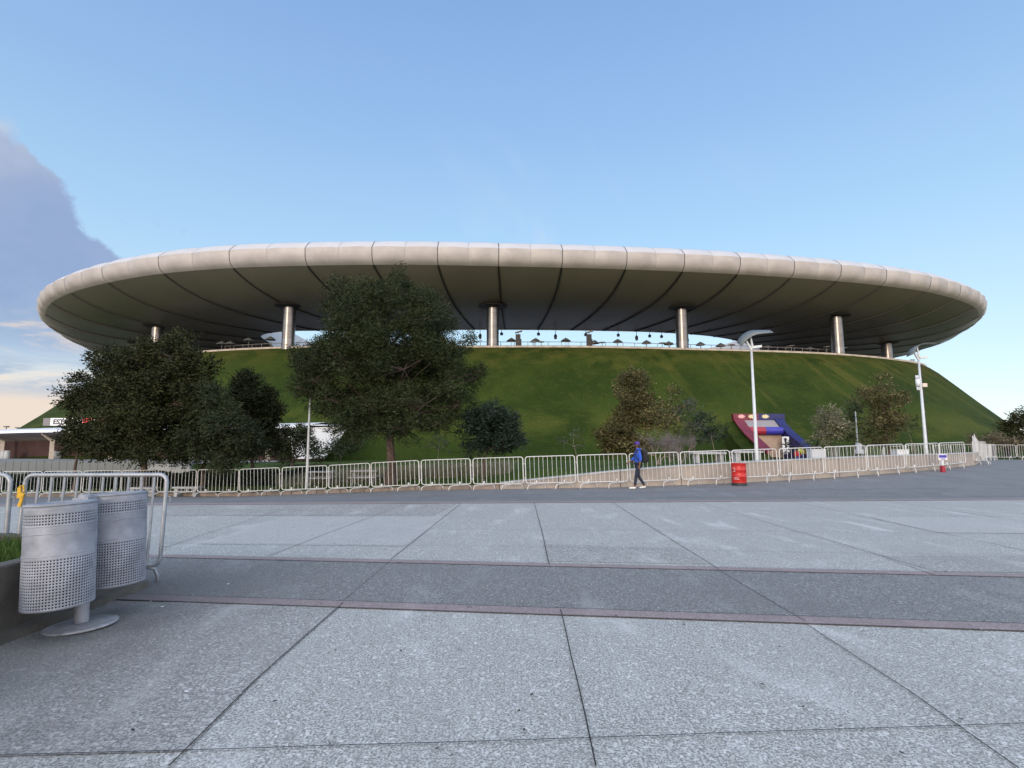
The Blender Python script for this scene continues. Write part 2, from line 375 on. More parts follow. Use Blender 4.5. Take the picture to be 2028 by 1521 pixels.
# ------------------------------------------------------------------ terrain
FX = [-90, -60, -23, -17, -12.8, -8.8, -3.9, .5, 4.3, 8.1, 10.2, 14.4, 20.1, 25.3, 39.5, 90]
FY = [28, 27.5, 27, 26.3, 25.4, 24.9, 23.0, 21.2, 20.3, 20.4, 20.9, 22.2, 25.4, 29.3, 45.6, 47]
FZ = [-1.1, -1.05, -1.0, -.90, -.83, -.65, -.33, -.14, 0, .13, .19, .32, .43, .51, .32, .3]
KX = [-90, -3, -1, .5, 5, 9, 14.6, 26, 34, 40, 90]
KD = [.14, .14, .16, .30, .66, .74, .74, .60, .25, .06, .05]     # height of the kerb or wall above the road
def fy(x): return float(np.interp(x, FX, FY))
def fz(x): return float(np.interp(x, FX, FZ))
def roadY(x): return 15.5 + .05 * x
def ktop(x): return fz(x) + float(np.interp(x, KX, KD))
def ground(x, y):
    y0 = roadY(x); yf = fy(x) + .35
    if y <= y0: return 0.0
    if y <= yf:
        t = (y - y0) / (yf - y0); t = t * t * (3 - 2 * t) * .35 + t * .65
        return fz(x) * t
    a = ktop(x); t = min(1, (y - yf - .3) / max(5, 46 - yf)); t = max(0, t)
    return a + (.10 - a) * (t * t * (3 - 2 * t)) - .06
def sheet(name, xs, ys, fn, m, dz=0.0):
    v = []; f = []; nx, ny = len(xs), len(ys)
    for j, t in enumerate(ys):
        for x in xs:
            y, z = fn(x, t); v.append((x, y, z + dz))
    for j in range(ny - 1):
        for i in range(nx - 1): f.append((j * nx + i, j * nx + i + 1, (j + 1) * nx + i + 1, (j + 1) * nx + i))
    return tag(mesh(name, v, f, m, None, True), kind='structure')
g = mesh('ground', [(-3500, -300, -1.7), (3500, -300, -1.7), (3500, 5000, -1.7), (-3500, 5000, -1.7)], [(0, 1, 2, 3)], 'land'); tag(g, kind='structure')
sheet('plaza', np.linspace(-60, 60, 25), np.linspace(0, 1, 9), lambda x, t: (-25 + (roadY(x) + 25) * t, 0.0), 'conc')
sheet('road', np.concatenate([np.linspace(-90, 30, 121), np.linspace(31, 100, 40)]), np.linspace(0, 1, 25),
      lambda x, t: (lambda y: (y, ground(x, min(y, fy(x) + .35))))(roadY(x) + (fy(x) + .4 - roadY(x)) * t), 'road')
sheet('lawn', np.concatenate([np.linspace(-150, -30, 31), np.linspace(-29, 45, 75), np.linspace(48, 150, 20)]), np.linspace(0, 1, 50) ** 1.7,
      lambda x, t: (lambda y: (y, ground(x, y + .02)))(fy(x) + .62 + (150 - fy(x)) * t), 'lawn')
# forecourt in front of the entrance canopy
sheet('forecourt', np.linspace(-120, -20.5, 40), np.linspace(0, 1, 14),
      lambda x, t: (lambda y: (y, max(ground(x, y), -.6) + .05))((np.interp(x, [-120, -34, -27, -20.5], [36, 38, 43, 47])) + (62 - np.interp(x, [-120, -34, -27, -20.5], [36, 38, 43, 47])) * t), 'tile')

def ribbon(b, pts, wd, z):
    pts = [Vector((p.x, p.y, 0)) for p in pts]
    for i in range(len(pts) - 1):
        a, c = pts[i], pts[i + 1]; d = (c - a).normalized(); n = Vector((-d.y, d.x, 0)) * wd / 2
        b.poly([(a - n) + Vector((0, 0, z)), (c - n) + Vector((0, 0, z)), (c + n) + Vector((0, 0, z)), (a + n) + Vector((0, 0, z))][::1])
nearY = lambda x: 5.44 - .112 * x
farY = lambda x: 7.46 - .103 * x
def band(name, f0, f1, m, z, x0=-30, x1=30, n=40):
    v = []; f = []
    for i in range(n + 1):
        x = x0 + (x1 - x0) * i / n; v += [(x, f0(x), z), (x, f1(x), z)]
    for i in range(n): f.append((2 * i, 2 * i + 2, 2 * i + 3, 2 * i + 1))
    return tag(mesh(name, v, f, m), kind='structure')
band('asphalt_strip', nearY, farY, 'asph', .004)
band('stone_strip', lambda x: nearY(x) - .105, lambda x: nearY(x) + .105, 'pink', .008)
band('stone_strip', lambda x: farY(x) - .09, lambda x: farY(x) + .09, 'pink', .008)
band('stone_strip', lambda x: roadY(x) - .45 + .006 * x, lambda x: roadY(x) - .02, 'pink', .008, -58, 58)
# newer and older slabs
b = MB(); b.poly([G(1730, 1026) + Vector((0, 0, .004)), G(1850, 1055) + Vector((0, 0, .004)), G(2140, 1058) + Vector((0, 0, .004)), G(2100, 1024) + Vector((0, 0, .004))][::1])
b.poly([G(560, 1024) + Vector((0, 0, .004)), G(395, 1078) + Vector((0, 0, .004)), G(800, 1082) + Vector((0, 0, .004)), G(893, 1024) + Vector((0, 0, .004))])
tag(b.build('concrete_patch', 'conc_light'), kind='structure')
b = MB()
b.poly([G(1075, 1078) + Vector((0, 0, .004)), G(1082, 1112) + Vector((0, 0, .004)), G(1400, 1118) + Vector((0, 0, .004)), G(1345, 1085) + Vector((0, 0, .004))])
b.poly([G(330, 1002) + Vector((0, 0, .004)), G(325, 1022) + Vector((0, 0, .004)), G(860, 1020) + Vector((0, 0, .004)), G(905, 998) + Vector((0, 0, .004))])
zz = Vector((0, 0, .004))
b.poly([G(-60, 1501) + zz, G(370, 1489) + zz, G(505, 1350) + zz, G(672, 1203) + zz, G(330, 1190) + zz])
b.poly([G(1745, 1100) + zz, G(1850, 1132) + zz, G(2150, 1136) + zz, G(2150, 1103) + zz])
tag(b.build('concrete_patch', 'conc_old'), kind='structure')
b = MB()
jl = [([(335, 1521), (505, 1350), (680, 1195)], .016), ([(775, 1108), (915, 996)], .018), ([(680, 1192), (775, 1110)], .008), ([(1180, 1521), (1142, 1345), (1110, 1209)], .016), ([(1088, 1120), (1075, 1060), (1058, 996)], .018),
      ([(2030, 1535), (1800, 1370), (1595, 1237)], .016), ([(1595, 1232), (1420, 1128)], .012), ([(1420, 1126), (1213, 996)], .018), ([(1850, 1140), (1730, 1097), (1375, 993)], .018), ([(2110, 1108), (1560, 992)], .02),
      ([(530, 1103), (640, 1060), (800, 1000)], .016), ([(330, 1085), (400, 1060), (560, 1010)], .016), ([(1740, 990), (2200, 1060)], .02),
      ([(-40, 1500), (370, 1489), (1175, 1465), (1900, 1440), (2080, 1434)], .013), ([(320, 1076), (800, 1081), (1070, 1084), (1340, 1090), (1710, 1097), (2080, 1101)], .012),
      ([(870, 1049), (1300, 1051), (1700, 1055), (2080, 1058)], .012), ([(500, 1022), (900, 1022)], .012), ([(900, 1010), (1300, 1012), (1650, 1020), (2080, 1026)], .008)]
for pl, wd in jl: 
    q_ = []
    for a_, c_ in zip(pl[:-1], pl[1:]):
        A_, C_ = G(*a_), G(*c_); nn = max(1, int((C_ - A_).length / .35))
        q_ += [A_.lerp(C_, k / nn) + Vector((random.uniform(-1, 1) * .004, random.uniform(-1, 1) * .004, 0)) for k in range(nn)]
    ribbon(b, q_ + [G(*pl[-1])], wd * .55, .012)
for fn, s in ((nearY, -.108), (nearY, .108), (farY, -.093), (farY, .093)):
    ribbon(b, [Vector((x, fn(x) + s, 0)) for x in np.linspace(-5, 12, 18)], .010, .0125)
tag(b.build('pavement_joint', 'joint'), kind='structure')
# drain-like darker transverse seams on the road
b = MB()
for k, yy in enumerate((16.4, 18.2)):
    for i in range(60):
        x0 = -20 + i; ya, yb = yy + .02 * x0, yy + .02 * (x0 + 1)
        b.poly([(x0, ya, ground(x0, ya) + .012), (x0 + 1, yb, ground(x0 + 1, yb) + .012), (x0 + 1, yb + .02, ground(x0 + 1, yb + .02) + .012), (x0, ya + .02, ground(x0, ya + .02) + .012)])
tag(b.build('road_seam', 'joint'), kind='structure')

# kerb and retaining wall behind the barriers
def wallrun(name, x0, x1, m, cope=None, label='', cat='wall', step=1.0):
    root = empty(name, (x0, fy(x0) + .35, ground(x0, fy(x0))), 0, label, cat)
    b = MB(); c = MB(); ox, oy, oz = root.location; n = max(2, int((x1 - x0) / step))
    for i in range(n):
        a, e = x0 + (x1 - x0) * i / n, x0 + (x1 - x0) * (i + 1) / n; gp = .012
        a2, e2 = a + gp, e - gp
        for (bb, zt, zb, fr, bk) in ((b, 0, None, 0, .3),) + (((c, .055, 0, -.03, .36),) if cope else ()):
            v = []
            for x in (a2, e2):
                y = fy(x) + .35; z1 = ktop(x) + zt; z0 = (fz(x) - .3) if zb is None else ktop(x) + .002
                v += [(x - ox, y + fr - oy, z0 - oz), (x - ox, y + fr - oy, z1 - oz), (x - ox, y + bk - oy, z1 - oz), (x - ox, y + bk - oy, z0 - oz)]
            bb.add(v, [(0, 4, 5, 1), (1, 5, 6, 2), (2, 6, 7, 3), (0, 1, 2, 3), (7, 6, 5, 4)])
    b.build('wall_face', m, root)
    if cope: c.build('coping', cope, root)
    return root
wallrun('stone_kerb', -60, -.5, 'kerb', None, 'low brown stone kerb between the road and the left lawn', 'kerb', 1.2)
wallrun('retaining_wall', -.5, 34, 'wall', 'cope', 'low beige concrete retaining wall rising behind the barrier row, grey coping on top', 'wall', 2.2)

# ------------------------------------------------------------------ stadium
H = 24.0
def catmull(pts, n=16):
    pts = [np.array(p, float) for p in pts]; out = []; N = len(pts)
    for i in range(N):
        p0, p1, p2, p3 = pts[i - 1], pts[i], pts[(i + 1) % N], pts[(i + 2) % N]
        d = [max(1e-3, np.linalg.norm(b_ - a_) ** .5) for a_, b_ in ((p0, p1), (p1, p2), (p2, p3))]
        for k in range(n):
            t = k / n
            m1 = ((p1 - p0) / d[0] - (p2 - p0) / (d[0] + d[1]) + (p2 - p1) / d[1]) * d[1]
            m2 = ((p2 - p1) / d[1] - (p3 - p1) / (d[1] + d[2]) + (p3 - p2) / d[2]) * d[1]
            out.append((2 * t**3 - 3 * t**2 + 1) * p1 + (t**3 - 2 * t**2 + t) * m1 + (-2 * t**3 + 3 * t**2) * p2 + (t**3 - t**2) * m2)
    return np.array(out)
class Loop:
    def __init__(s, pts):
        s.p = catmull(pts); q = np.vstack([s.p, s.p[:1]]); s.q = q
        s.s = np.concatenate([[0], np.cumsum(np.linalg.norm(np.diff(q, axis=0), axis=1))]); s.L = s.s[-1]
    def at(s, t):
        t = t % s.L; return np.array([np.interp(t, s.s, s.q[:, 0]), np.interp(t, s.s, s.q[:, 1])])
    def normal(s, t):
        d = s.at(t + .5) - s.at(t - .5); n = np.array([d[1], -d[0]]); return n / np.linalg.norm(n)
    def near(s, x, y): return s.s[int(np.argmin((s.p[:, 0] - x) ** 2 + (s.p[:, 1] - y) ** 2))]
# counter-clockwise seen from above, starting front left (normal() points outwards)
rim = Loop([(x * H, y * H) for x, y in [(-4.28, 5.22), (-3.95, 4.54), (-3.66, 4.15), (-3.28, 3.76), (-2.93, 3.5), (-2.51, 3.27), (-2.05, 3.09), (-1.59, 2.99), (-1.15, 2.95), (-.6, 2.935), (0, 2.965), (.65, 3.015), (1.33, 3.105), (2.0, 3.24), (2.34, 3.335), (2.72, 3.47), (3.06, 3.65), (3.38, 3.87), (3.66, 4.15), (3.85, 4.42), (4.05, 4.8), (4.16, 5.25), (4.2, 5.8), (4.05, 6.5), (3.6, 7.2), (2.8, 7.75), (1.6, 8.1), (0, 8.25), (-1.6, 8.15), (-2.9, 7.8), (-3.8, 7.2), (-4.3, 6.5), (-4.42, 5.85)]])
inner = Loop([(-47, 103), (-45.5, 96.5), (-40, 93), (-30, 92.2), (-15, 91.7), (0, 91.6), (12, 92.2), (25, 93.6), (36, 97), (44, 102.5), (51, 110), (56, 122), (57, 135), (52, 150), (40, 162), (20, 168), (0, 169), (-20, 168), (-40, 160), (-50, 148), (-52, 130), (-50, 115)])
mtop = Loop([(-79, 112), (-71, 97.5), (-60, 88.6), (-48, 83.2), (-34.3, 79.8), (-20, 79), (-4.8, 79), (11.7, 79.2), (26.6, 81), (40, 83), (52.4, 85.8), (65, 91), (75.5, 98), (83.5, 111), (87, 130), (84, 150), (74, 168), (52, 182), (25, 188), (0, 189.5), (-25, 188), (-52, 181), (-73, 168), (-83, 150), (-85, 130)])
CEN = np.array([0, 131.])
ia = np.unwrap(np.arctan2(inner.p[:, 1] - CEN[1], inner.p[:, 0] - CEN[0]))
def inner_at(p):
    a = math.atan2(p[1] - CEN[1], p[0] - CEN[0])
    while a < ia[0]: a += 2 * math.pi
    while a > ia[0] + 2 * math.pi: a -= 2 * math.pi
    xa = np.append(ia, ia[0] + 2 * math.pi); q = np.vstack([inner.p, inner.p[:1]])
    return np.array([np.interp(a, xa, q[:, 0]), np.interp(a, xa, q[:, 1])])
ZR, ZIN = H + CAMZ, 19.6 + CAMZ
def under_z(s): return ZIN + (ZR - ZIN) * math.exp(-s / 6.2)
# panel joints: those seen in front, then evenly round the back
mj = [rim.near(x * H, y * H) for x, y in [(-3.93, 4.5), (-3.62, 4.08), (-3.28, 3.76), (-2.93, 3.5), (-2.51, 3.27), (-2.05, 3.09), (-1.59, 2.99), (-1.15, 2.95), (-.77, 2.94), (-.42, 2.94), (-.06, 2.96), (.3, 2.98), (.65, 3.015), (1.0, 3.05), (1.33, 3.105), (1.67, 3.16), (2.0, 3.24), (2.34, 3.335), (2.72, 3.47), (3.06, 3.65), (3.38, 3.87), (3.66, 4.15), (3.87, 4.45)]]
NV = len(mj); last = mj[-1]; rest = rim.L - last + mj[0]; nb = int(rest / 10.5)
mj += [last + rest * k / nb for k in range(1, nb)]
NJ = len(mj)
st = empty('stadium', (0, 131, 0), 0, 'round stadium with a white edged disc roof on steel columns above a grass hill', 'stadium')
def sloc(v): return (v[0], v[1] - 131, v[2])
SUB = 14
samples = []; minors = []
for i in range(NJ):
    a = mj[i]; e = mj[(i + 1) % NJ] if i < NJ - 1 else mj[0] + rim.L
    for k in range(SUB):
        t = k / SUB; samples.append((a + (e - a) * t, t)); 
    minors.append((a + e) / 2)
prof = [(0.0, 0.0), (.50, .26), (.80, .66), (.93, 1.15), (1.0, 1.62), (1.02, 2.12), (.66, 2.48), (.30, 2.84), (-.06, 3.18), (-.46, 3.42), (-1.1, 3.58), (-2.2, 3.66)]
vs = []; n_ = len(samples); m_ = len(prof)
for s_, t in samples:
    p = rim.at(s_); nrm = rim.normal(s_); h2 = (t * 2) % 1.0
    bul = math.sin(math.pi * h2) ** .7 * .34
    for j, (o_, z_) in enumerate(prof):
        wgt = math.sin(math.pi * min(1, j / (m_ - 1.5))) if j < m_ - 1 else 0
        q = p + nrm * (o_ + bul * wgt * (1.0))
        vs.append((q[0], q[1] - 131, ZR + z_ + bul * wgt * (0.0 if j > 5 else -.08)))
fs = []; mi = []
for i in range(n_):
    for j in range(m_ - 1):
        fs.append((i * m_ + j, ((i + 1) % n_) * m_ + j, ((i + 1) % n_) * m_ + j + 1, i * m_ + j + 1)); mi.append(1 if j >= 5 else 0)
fo = mesh('roof_fascia', vs, fs, ['fascia', 'fascia_lit_top'], st, True, mi)
# keep the panel edges and the mid crease crisp
fo.data.attributes.new('sharp_edge', 'BOOLEAN', 'EDGE')
ek = {}
for e in fo.data.edges: ek[tuple(sorted(e.vertices))] = e
for i in range(n_):
    e = ek.get(tuple(sorted((i * m_ + 5, ((i + 1) % n_) * m_ + 5))))
    if e: e.use_edge_sharp = True
    if i % (SUB // 2) == 0:
        for j in range(m_ - 1):
            e = ek.get(tuple(sorted((i * m_ + j, i * m_ + j + 1))))
            if e: e.use_edge_sharp = True
# soffit
rows = [0, .02, .05, .09, .14, .2, .27, .35, .45, .56, .68, .8, .9, 1]
vs = []; us = samples[::2]; nu = len(us)
for s_, t in us:
    p = rim.at(s_); q = inner_at(p); L = np.linalg.norm(q - p)
    for r_ in rows:
        c = p + (q - p) * r_; vs.append((c[0], c[1] - 131, under_z(r_ * L)))
fs = []; k_ = len(rows)
for i in range(nu):
    for j in range(k_ - 1): fs.append((i * k_ + j, i * k_ + j + 1, ((i + 1) % nu) * k_ + j + 1, ((i + 1) % nu) * k_ + j))
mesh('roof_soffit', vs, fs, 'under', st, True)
# roof top and inner lip
vs = []
for s_, t in us:
    p = rim.at(s_); nrm = rim.normal(s_); p2 = p - nrm * 2.2; q = inner_at(p)
    vs += [(p2[0], p2[1] - 131, ZR + 3.66), (q[0], q[1] - 131, ZR + 2.2), (q[0], q[1] - 131, ZIN)]
fs = []
for i in range(nu):
    j = (i + 1) % nu; fs += [(i * 3, i * 3 + 1, j * 3 + 1, j * 3), (i * 3 + 1, i * 3 + 2, j * 3 + 2, j * 3 + 1)]
mesh('roof_deck', vs, fs, 'roofw', st, True)
# ribs: dark seam over the fascia and along the soffit; lighter seams at half panels
def seam(i, s_, wd, major):
    p = rim.at(s_); nrm = rim.normal(s_); tg = np.array([-nrm[1], nrm[0]]); b = MB()
    pts = [(p + nrm * (o_ + .035), ZR + z_ + .01) for o_, z_ in prof[:-1]]
    if major: pts = pts
    v = []
    for c, z in pts:
        v += [(c[0] - tg[0] * wd / 2, c[1] - tg[1] * wd / 2 - 131, z), (c[0] + tg[0] * wd / 2, c[1] + tg[1] * wd / 2 - 131, z)]
    b.add(v, [(2 * k, 2 * k + 1, 2 * k + 3, 2 * k + 2) for k in range(len(pts) - 1)])
    b.build('fascia_seam', 'rib' if major else 'batten', st)
def rib(s_):
    p = rim.at(s_); q = inner_at(p); L = np.linalg.norm(q - p); d = (q - p) / L; tg = np.array([-d[1], d[0]]); v = []
    rr = np.linspace(0, 1, 26) ** 1.4; w0 = .12 if p[0] < 40 else .07
    for r_ in rr:
        c = p + (q - p) * r_; z = under_z(r_ * L)
        v += [(c[0] - tg[0] * w0, c[1] - tg[1] * w0 - 131, z - .02), (c[0] + tg[0] * w0, c[1] + tg[1] * w0 - 131, z - .02), (c[0] + tg[0] * w0, c[1] + tg[1] * w0 - 131, z - .16), (c[0] - tg[0] * w0, c[1] - tg[1] * w0 - 131, z - .16)]
    f = []
    for k in range(len(rr) - 1):
        for a in range(4): f.append((4 * k + a, 4 * k + (a + 1) % 4, 4 * k + 4 + (a + 1) % 4, 4 * k + 4 + a))
    mesh('soffit_rib', v, f, 'rib', st)
for i, s_ in enumerate(mj):
    if i < NV: seam(i, s_, .09, True)
    rib(s_)
for s_ in minors[:NV - 1]: seam(0, s_, .05, False)
# columns
def column(x, y):
    s0 = rim.near(x, y); p = rim.at(s0); s_in = np.linalg.norm(np.array([x, y]) - p); zt = under_z(s_in); z0 = 15.4; h = zt + .5 - z0
    b = MB(); r = .92
    pr = [(r, 0), (r, h * .33), (r, h * .66), (r, h)]
    b.lathe(pr, (0, 0, 0), 40); c = b.build('column', 'steel', st, True); c.location = (x, y - 131, z0)
    b = MB()
    b.lathe([(r + .01, h - .72), (1.5, h - .66), (2.15, h - .56), (2.2, h - .48), (2.1, h - .42), (r + .01, h - .40)], (0, 0, 0), 40)
    b.build('collar', 'rib', c)
for x, y in [(-74, 106), (-61.4, 92), (-33.6, 79.9), (-2.9, 79.9), (26.1, 81.6), (53.2, 87.0), (74.5, 106), (79, 150), (45, 176), (0, 182), (-45, 176), (-78, 150)]: column(x, y)
# concourse deck on top of the hill
ZM = 14.4 + CAMZ
vs = []; N2 = 160
for k in range(N2):
    s_ = mtop.L * k / N2; p = mtop.at(s_); n2 = mtop.normal(s_); q = inner_at(p)
    a = p + n2 * .25
    q2 = p + (q - p) * .9
    vs += [(a[0], a[1] - 131, ZM - .35), (a[0], a[1] - 131, ZM + .10), (p[0] - n2[0] * .4, p[1] - n2[1] * .4 - 131, ZM + .10), (q2[0], q2[1] - 131, ZM - .1), (q2[0], q2[1] - 131, ZM - 6)]
fs = []
for k in range(N2):
    for j in range(4): fs.append((k * 5 + j, ((k + 1) % N2) * 5 + j, ((k + 1) % N2) * 5 + j + 1, k * 5 + j + 1))
fs.append(tuple(k * 5 + 4 for k in range(N2)))
mesh('concourse_deck', vs, fs, ['cstone', 'greyp'], st, False, [0 if (i % 4 < 2 and i < len(fs) - 1) else 1 for i in range(len(fs))])
# railing at the far side of the near concourse and round the edge on the right
def railing(pts, hgt=1.05, name='guard_rail'):
    b = MB()
    for i in range(len(pts) - 1):
        a, c = Vector(pts[i]), Vector(pts[i + 1])
        b.tube([a + Vector((0, 0, hgt)), c + Vector((0, 0, hgt))], .05, 5); b.tube([a + Vector((0, 0, hgt * .5)), c + Vector((0, 0, hgt * .5))], .02, 4)
        b.tube([a, a + Vector((0, 0, hgt))], .045, 5)
    return b.build(name, 'greyp', st)
pts = []
for k in range(60):
    x = -47 + k * 1.75; s0 = mtop.near(x, 80); p = mtop.at(s0) - mtop.normal(s0) * 2.3; pts.append((p[0], p[1] - 131, ZM + .1))
railing(pts)
# lamps hanging from the inner lip
for k, px in enumerate((955, 990, 1062, 1097, 1160, 1228, 1262, 1290, 1322, 1382)):
    x = (px - CX) / 1053 * 92.5; s0 = inner.near(x, 92); p = inner.at(s0); b = MB(); hh = .9 if k % 3 else 1.5
    b.tube([(0, 0, 0), (0, 0, -hh * .5)], .05, 5); b.lathe([(.08, -hh * .4), (.3, -hh * .6), (.22, -hh), (.02, -hh)], (0, 0, 0), 8)
    o = b.build('hanging_lamp', 'dark', st); o.location = (p[0], p[1] - 131 + .1, ZIN)

# ------------------------------------------------------------------ grass hill
def off_(x):
    t = min(1, max(0, (abs(x) - 45) / 36)); return OFF - 10.5 * t * t * (3 - 2 * t)
vs = []; uv = []; N3 = 260; pr = [(0, 0), (.05, .035), (.12, .10), (.25, .245), (.4, .415), (.55, .58), (.7, .74), (.85, .885), (1, 1.0)]
OFF = 27.5; DROP = 17.2
s_start = mtop.near(0, 200)
for k in range(N3 + 1):
    s_ = s_start + mtop.L * (k % N3) / N3; p = mtop.at(s_)
    n2 = (mtop.normal(s_ - 4) + mtop.normal(s_) + mtop.normal(s_ + 4)); n2 /= np.linalg.norm(n2)
    sfront = mtop.near(0, 79)
    u = mtop.L * k / N3 - (sfront - s_start) % mtop.L
    for t, d in pr:
        q = p + n2 * (off_(p[0]) * t); vs.append((q[0], q[1], ZM - .05 - DROP * d)); uv.append((u, math.hypot(OFF, DROP) * t))
k_ = len(pr); fs = [(i * k_ + j, i * k_ + j + 1, (i + 1) * k_ + j + 1, (i + 1) * k_ + j) for i in range(N3) for j in range(k_ - 1)]
fs = [f[::-1] for f in fs]
hill = mesh('hill', vs, fs, 'mound', None, True); tag(hill, kind='structure')
ul = hill.data.uv_layers.new(name='UVMap'); li = np.zeros(len(hill.data.loops), int); hill.data.loops.foreach_get('vertex_index', li)
ul.data.foreach_set('uv', np.array(uv)[li].ravel())
def hill_z(x, y):
    s0 = mtop.near(x, y); p = mtop.at(s0); d = np.dot(np.array([x, y]) - p, mtop.normal(s0)) / off_(p[0])
    return ZM - DROP * float(np.interp(d, [a for a, _ in pr], [b_ for _, b_ in pr]))

# ------------------------------------------------------------------ things on the concourse
def parasol(px, Y, top, label, rad=.82):
    x = (px - CX) / 1057 * Y; root = empty('parasol', (x, Y, ZM + .05), 0, label, 'parasol', 'parasols on the concourse')
    b = MB(); b.tube([(0, 0, 0), (0, 0, top)], .035, 6); b.lathe([(.3, 0), (.3, .08), (.05, .1)], (0, 0, 0), 10); b.build('pole', 'greyp', root)
    b = MB(); b.lathe([(.02, top + .1), (rad * .5, top - .12), (rad, top - .42), (rad, top - .47), (rad * .5, top - .17), (.02, top + .05)], (0, 0, 0), 8); b.build('canopy', 'parasol', root)
pl = [(438, 84.5, 2.0), (455, 84, 1.9), (491, 83, 2.3), (534, 82.5, 2.4), (1013, 84, 2.5), (1061, 84, 2.45), (1121, 84, 2.5), (1178, 85, 2.3), (1224, 85, 2.5), (1281, 85.5, 2.4), (1325, 86, 2.3), (1388, 86.5, 2.3), (1428, 87, 2.2), (1521, 88, 2.0), (1562, 88.5, 2.0), (1605, 89, 1.9)]
for i, (px, Y, t) in enumerate(pl): parasol(px, Y, t * .88, 'dark umbrella on the concourse, %s from the left under the stadium roof' % ORD[i + 1])
tl = [(1056, 82.5), (1072, 82.5), (1193, 83), (1312, 83.5), (1327, 83.7), (1450, 85), (1568, 86), (1638, 87), (1672, 88)]
for i, (px, Y) in enumerate(tl):
    x = (px - CX) / 1057 * Y; root = empty('high_table', (x, Y, ZM + .05), 0, 'small high table on the concourse edge, %s from the left' % ORD[i + 1], 'table', 'high tables on the concourse')
    b = MB(); b.lathe([(.28, 0), (.28, .04), (.05, .06), (.05, 1.3)], (0, 0, 0), 8); b.build('pedestal', 'greyp', root)
    b = MB(); b.lathe([(0, 1.3), (.55, 1.3), (.55, 1.37), (0, 1.37)], (0, 0, 0), 12); b.build('table_top', 'greyp', root)
for px, lab in ((1026, 'black totem with a tilted floodlight, left one of the two on the concourse'), (1167, 'black totem with a tilted floodlight, right one of the two on the concourse')):
    Y = 81.5; x = (px - CX) / 1057 * Y; root = empty('totem', (x, Y, ZM + .05), 0, lab, 'totem')
    b = MB(); b.box((0, 0, 1.15), (.75, .5, 2.3)); b.build('cabinet', 'dark', root)
    b = MB(); b.box((.35, .1, .8), (.35, .4, 1.55)); b.build('side_cabinet', 'dark', root)
    b = MB(); b.tube([(0, 0, 2.3), (.05, 0, 2.6)], .04, 6); b.box((.1, 0, 2.7), (1.1, .6, .14), Matrix.Rotation(-.25, 3, 'Y')); b.build('floodlight', 'greyp', root)
# tall thin lamps at the right shoulder of the hill
for px, py, lab in ((1810, 716, 'small floodlight pole on the right shoulder of the hill'),):
    Y = 97; p = P(px, py, Y); root = empty('light_pole', (p.x, Y, ZM - .6), 0, lab, 'light pole')
    b = MB(); b.tube([(0, 0, 0), (0, 0, p.z - ZM + .9)], .06, 5); b.build('pole', 'greyp', root)
    b = MB(); b.box((-.25, 0, p.z - ZM + .9), (.7, .3, .15)); b.build('lamp_head', 'greyp', root)

# ------------------------------------------------------------------ stair portal in the hill
XL, XR_, YB, YF = 24.1, 28.1, 58.2, 51.6
gz = .0
po = empty('tunnel_portal', (26.2, 54, gz), 0, 'maroon and navy framed tunnel entrance cut into the grass hill', 'entrance')
o_ = Vector((26.2, 54, gz))
def pp(x, y, z): return Vector((x, y, z)) - o_
ztop = P(1456, 825, YB).z
def side_poly(x, drop=0.0, y1=YF):
    ys = [YB, 56.6, 55, 53.2, y1]; zs = [ztop, ztop - 1.15, ztop - 2.05, ztop - 2.85, ztop - 3.6]
    return ys, [z - drop for z in zs]
ys, zs = side_poly(XR_)
b = MB(); b.prism([pp(XR_, y, z) for y, z in zip(ys, zs)] + [pp(XR_, YF, -.6), pp(XR_, YB, -.6)], (.25, 0, 0)); b.build('side_wall', 'navy', po)
b = MB()      # broad sloping frame, right arm
for i in range(4):
    b.prism([pp(XR_ - .12, ys[i], zs[i] + .02), pp(XR_ + .75, ys[i], zs[i] + .02), pp(XR_ + .75, ys[i + 1], zs[i + 1] + .02), pp(XR_ - .12, ys[i + 1], zs[i + 1] + .02)], (0, 0, .12))
b.build('frame_arm', 'blue' if False else 'navy', po)
b = MB()
for i in range(4):
    b.prism([pp(XL - .5, ys[i], zs[i] + .02), pp(XL + .55, ys[i], zs[i] + .02), pp(XL + .55, ys[i + 1], zs[i + 1] + .02), pp(XL - .5, ys[i + 1], zs[i + 1] + .02)], (0, 0, .12))
b.prism([pp(XL + .3, y, z) for y, z in zip(ys, zs)] + [pp(XL + .3, YF, zs[-1] - .3), pp(XL + .3, 53.2, zs[3] - .4), pp(XL + .3, 55, zs[2] - .4), pp(XL + .3, YB, zs[0] - .6)], (-.25, 0, 0))
b.build('frame_arm', 'maroon', po)
b = MB(); b.prism([pp(XL + .28, y, z - .28) for y, z in zip(ys, zs)] + [pp(XL + .28, YF - 1.2, -.6), pp(XL + .28, YB, -.6)], (-1.6, 0, -.6)); b.build('grass_bank', 'bank', po)
b = MB(); b.box(pp(XL - .5 + 1.35, YB - .3, ztop - .1), (2.7, .5, .75)); b.build('lintel', 'maroon', po)
b = MB(); b.box(pp(XL + 2.2 + 1.4, YB - .3, ztop - .1), (2.8, .5, .75)); b.build('lintel', 'navy', po)
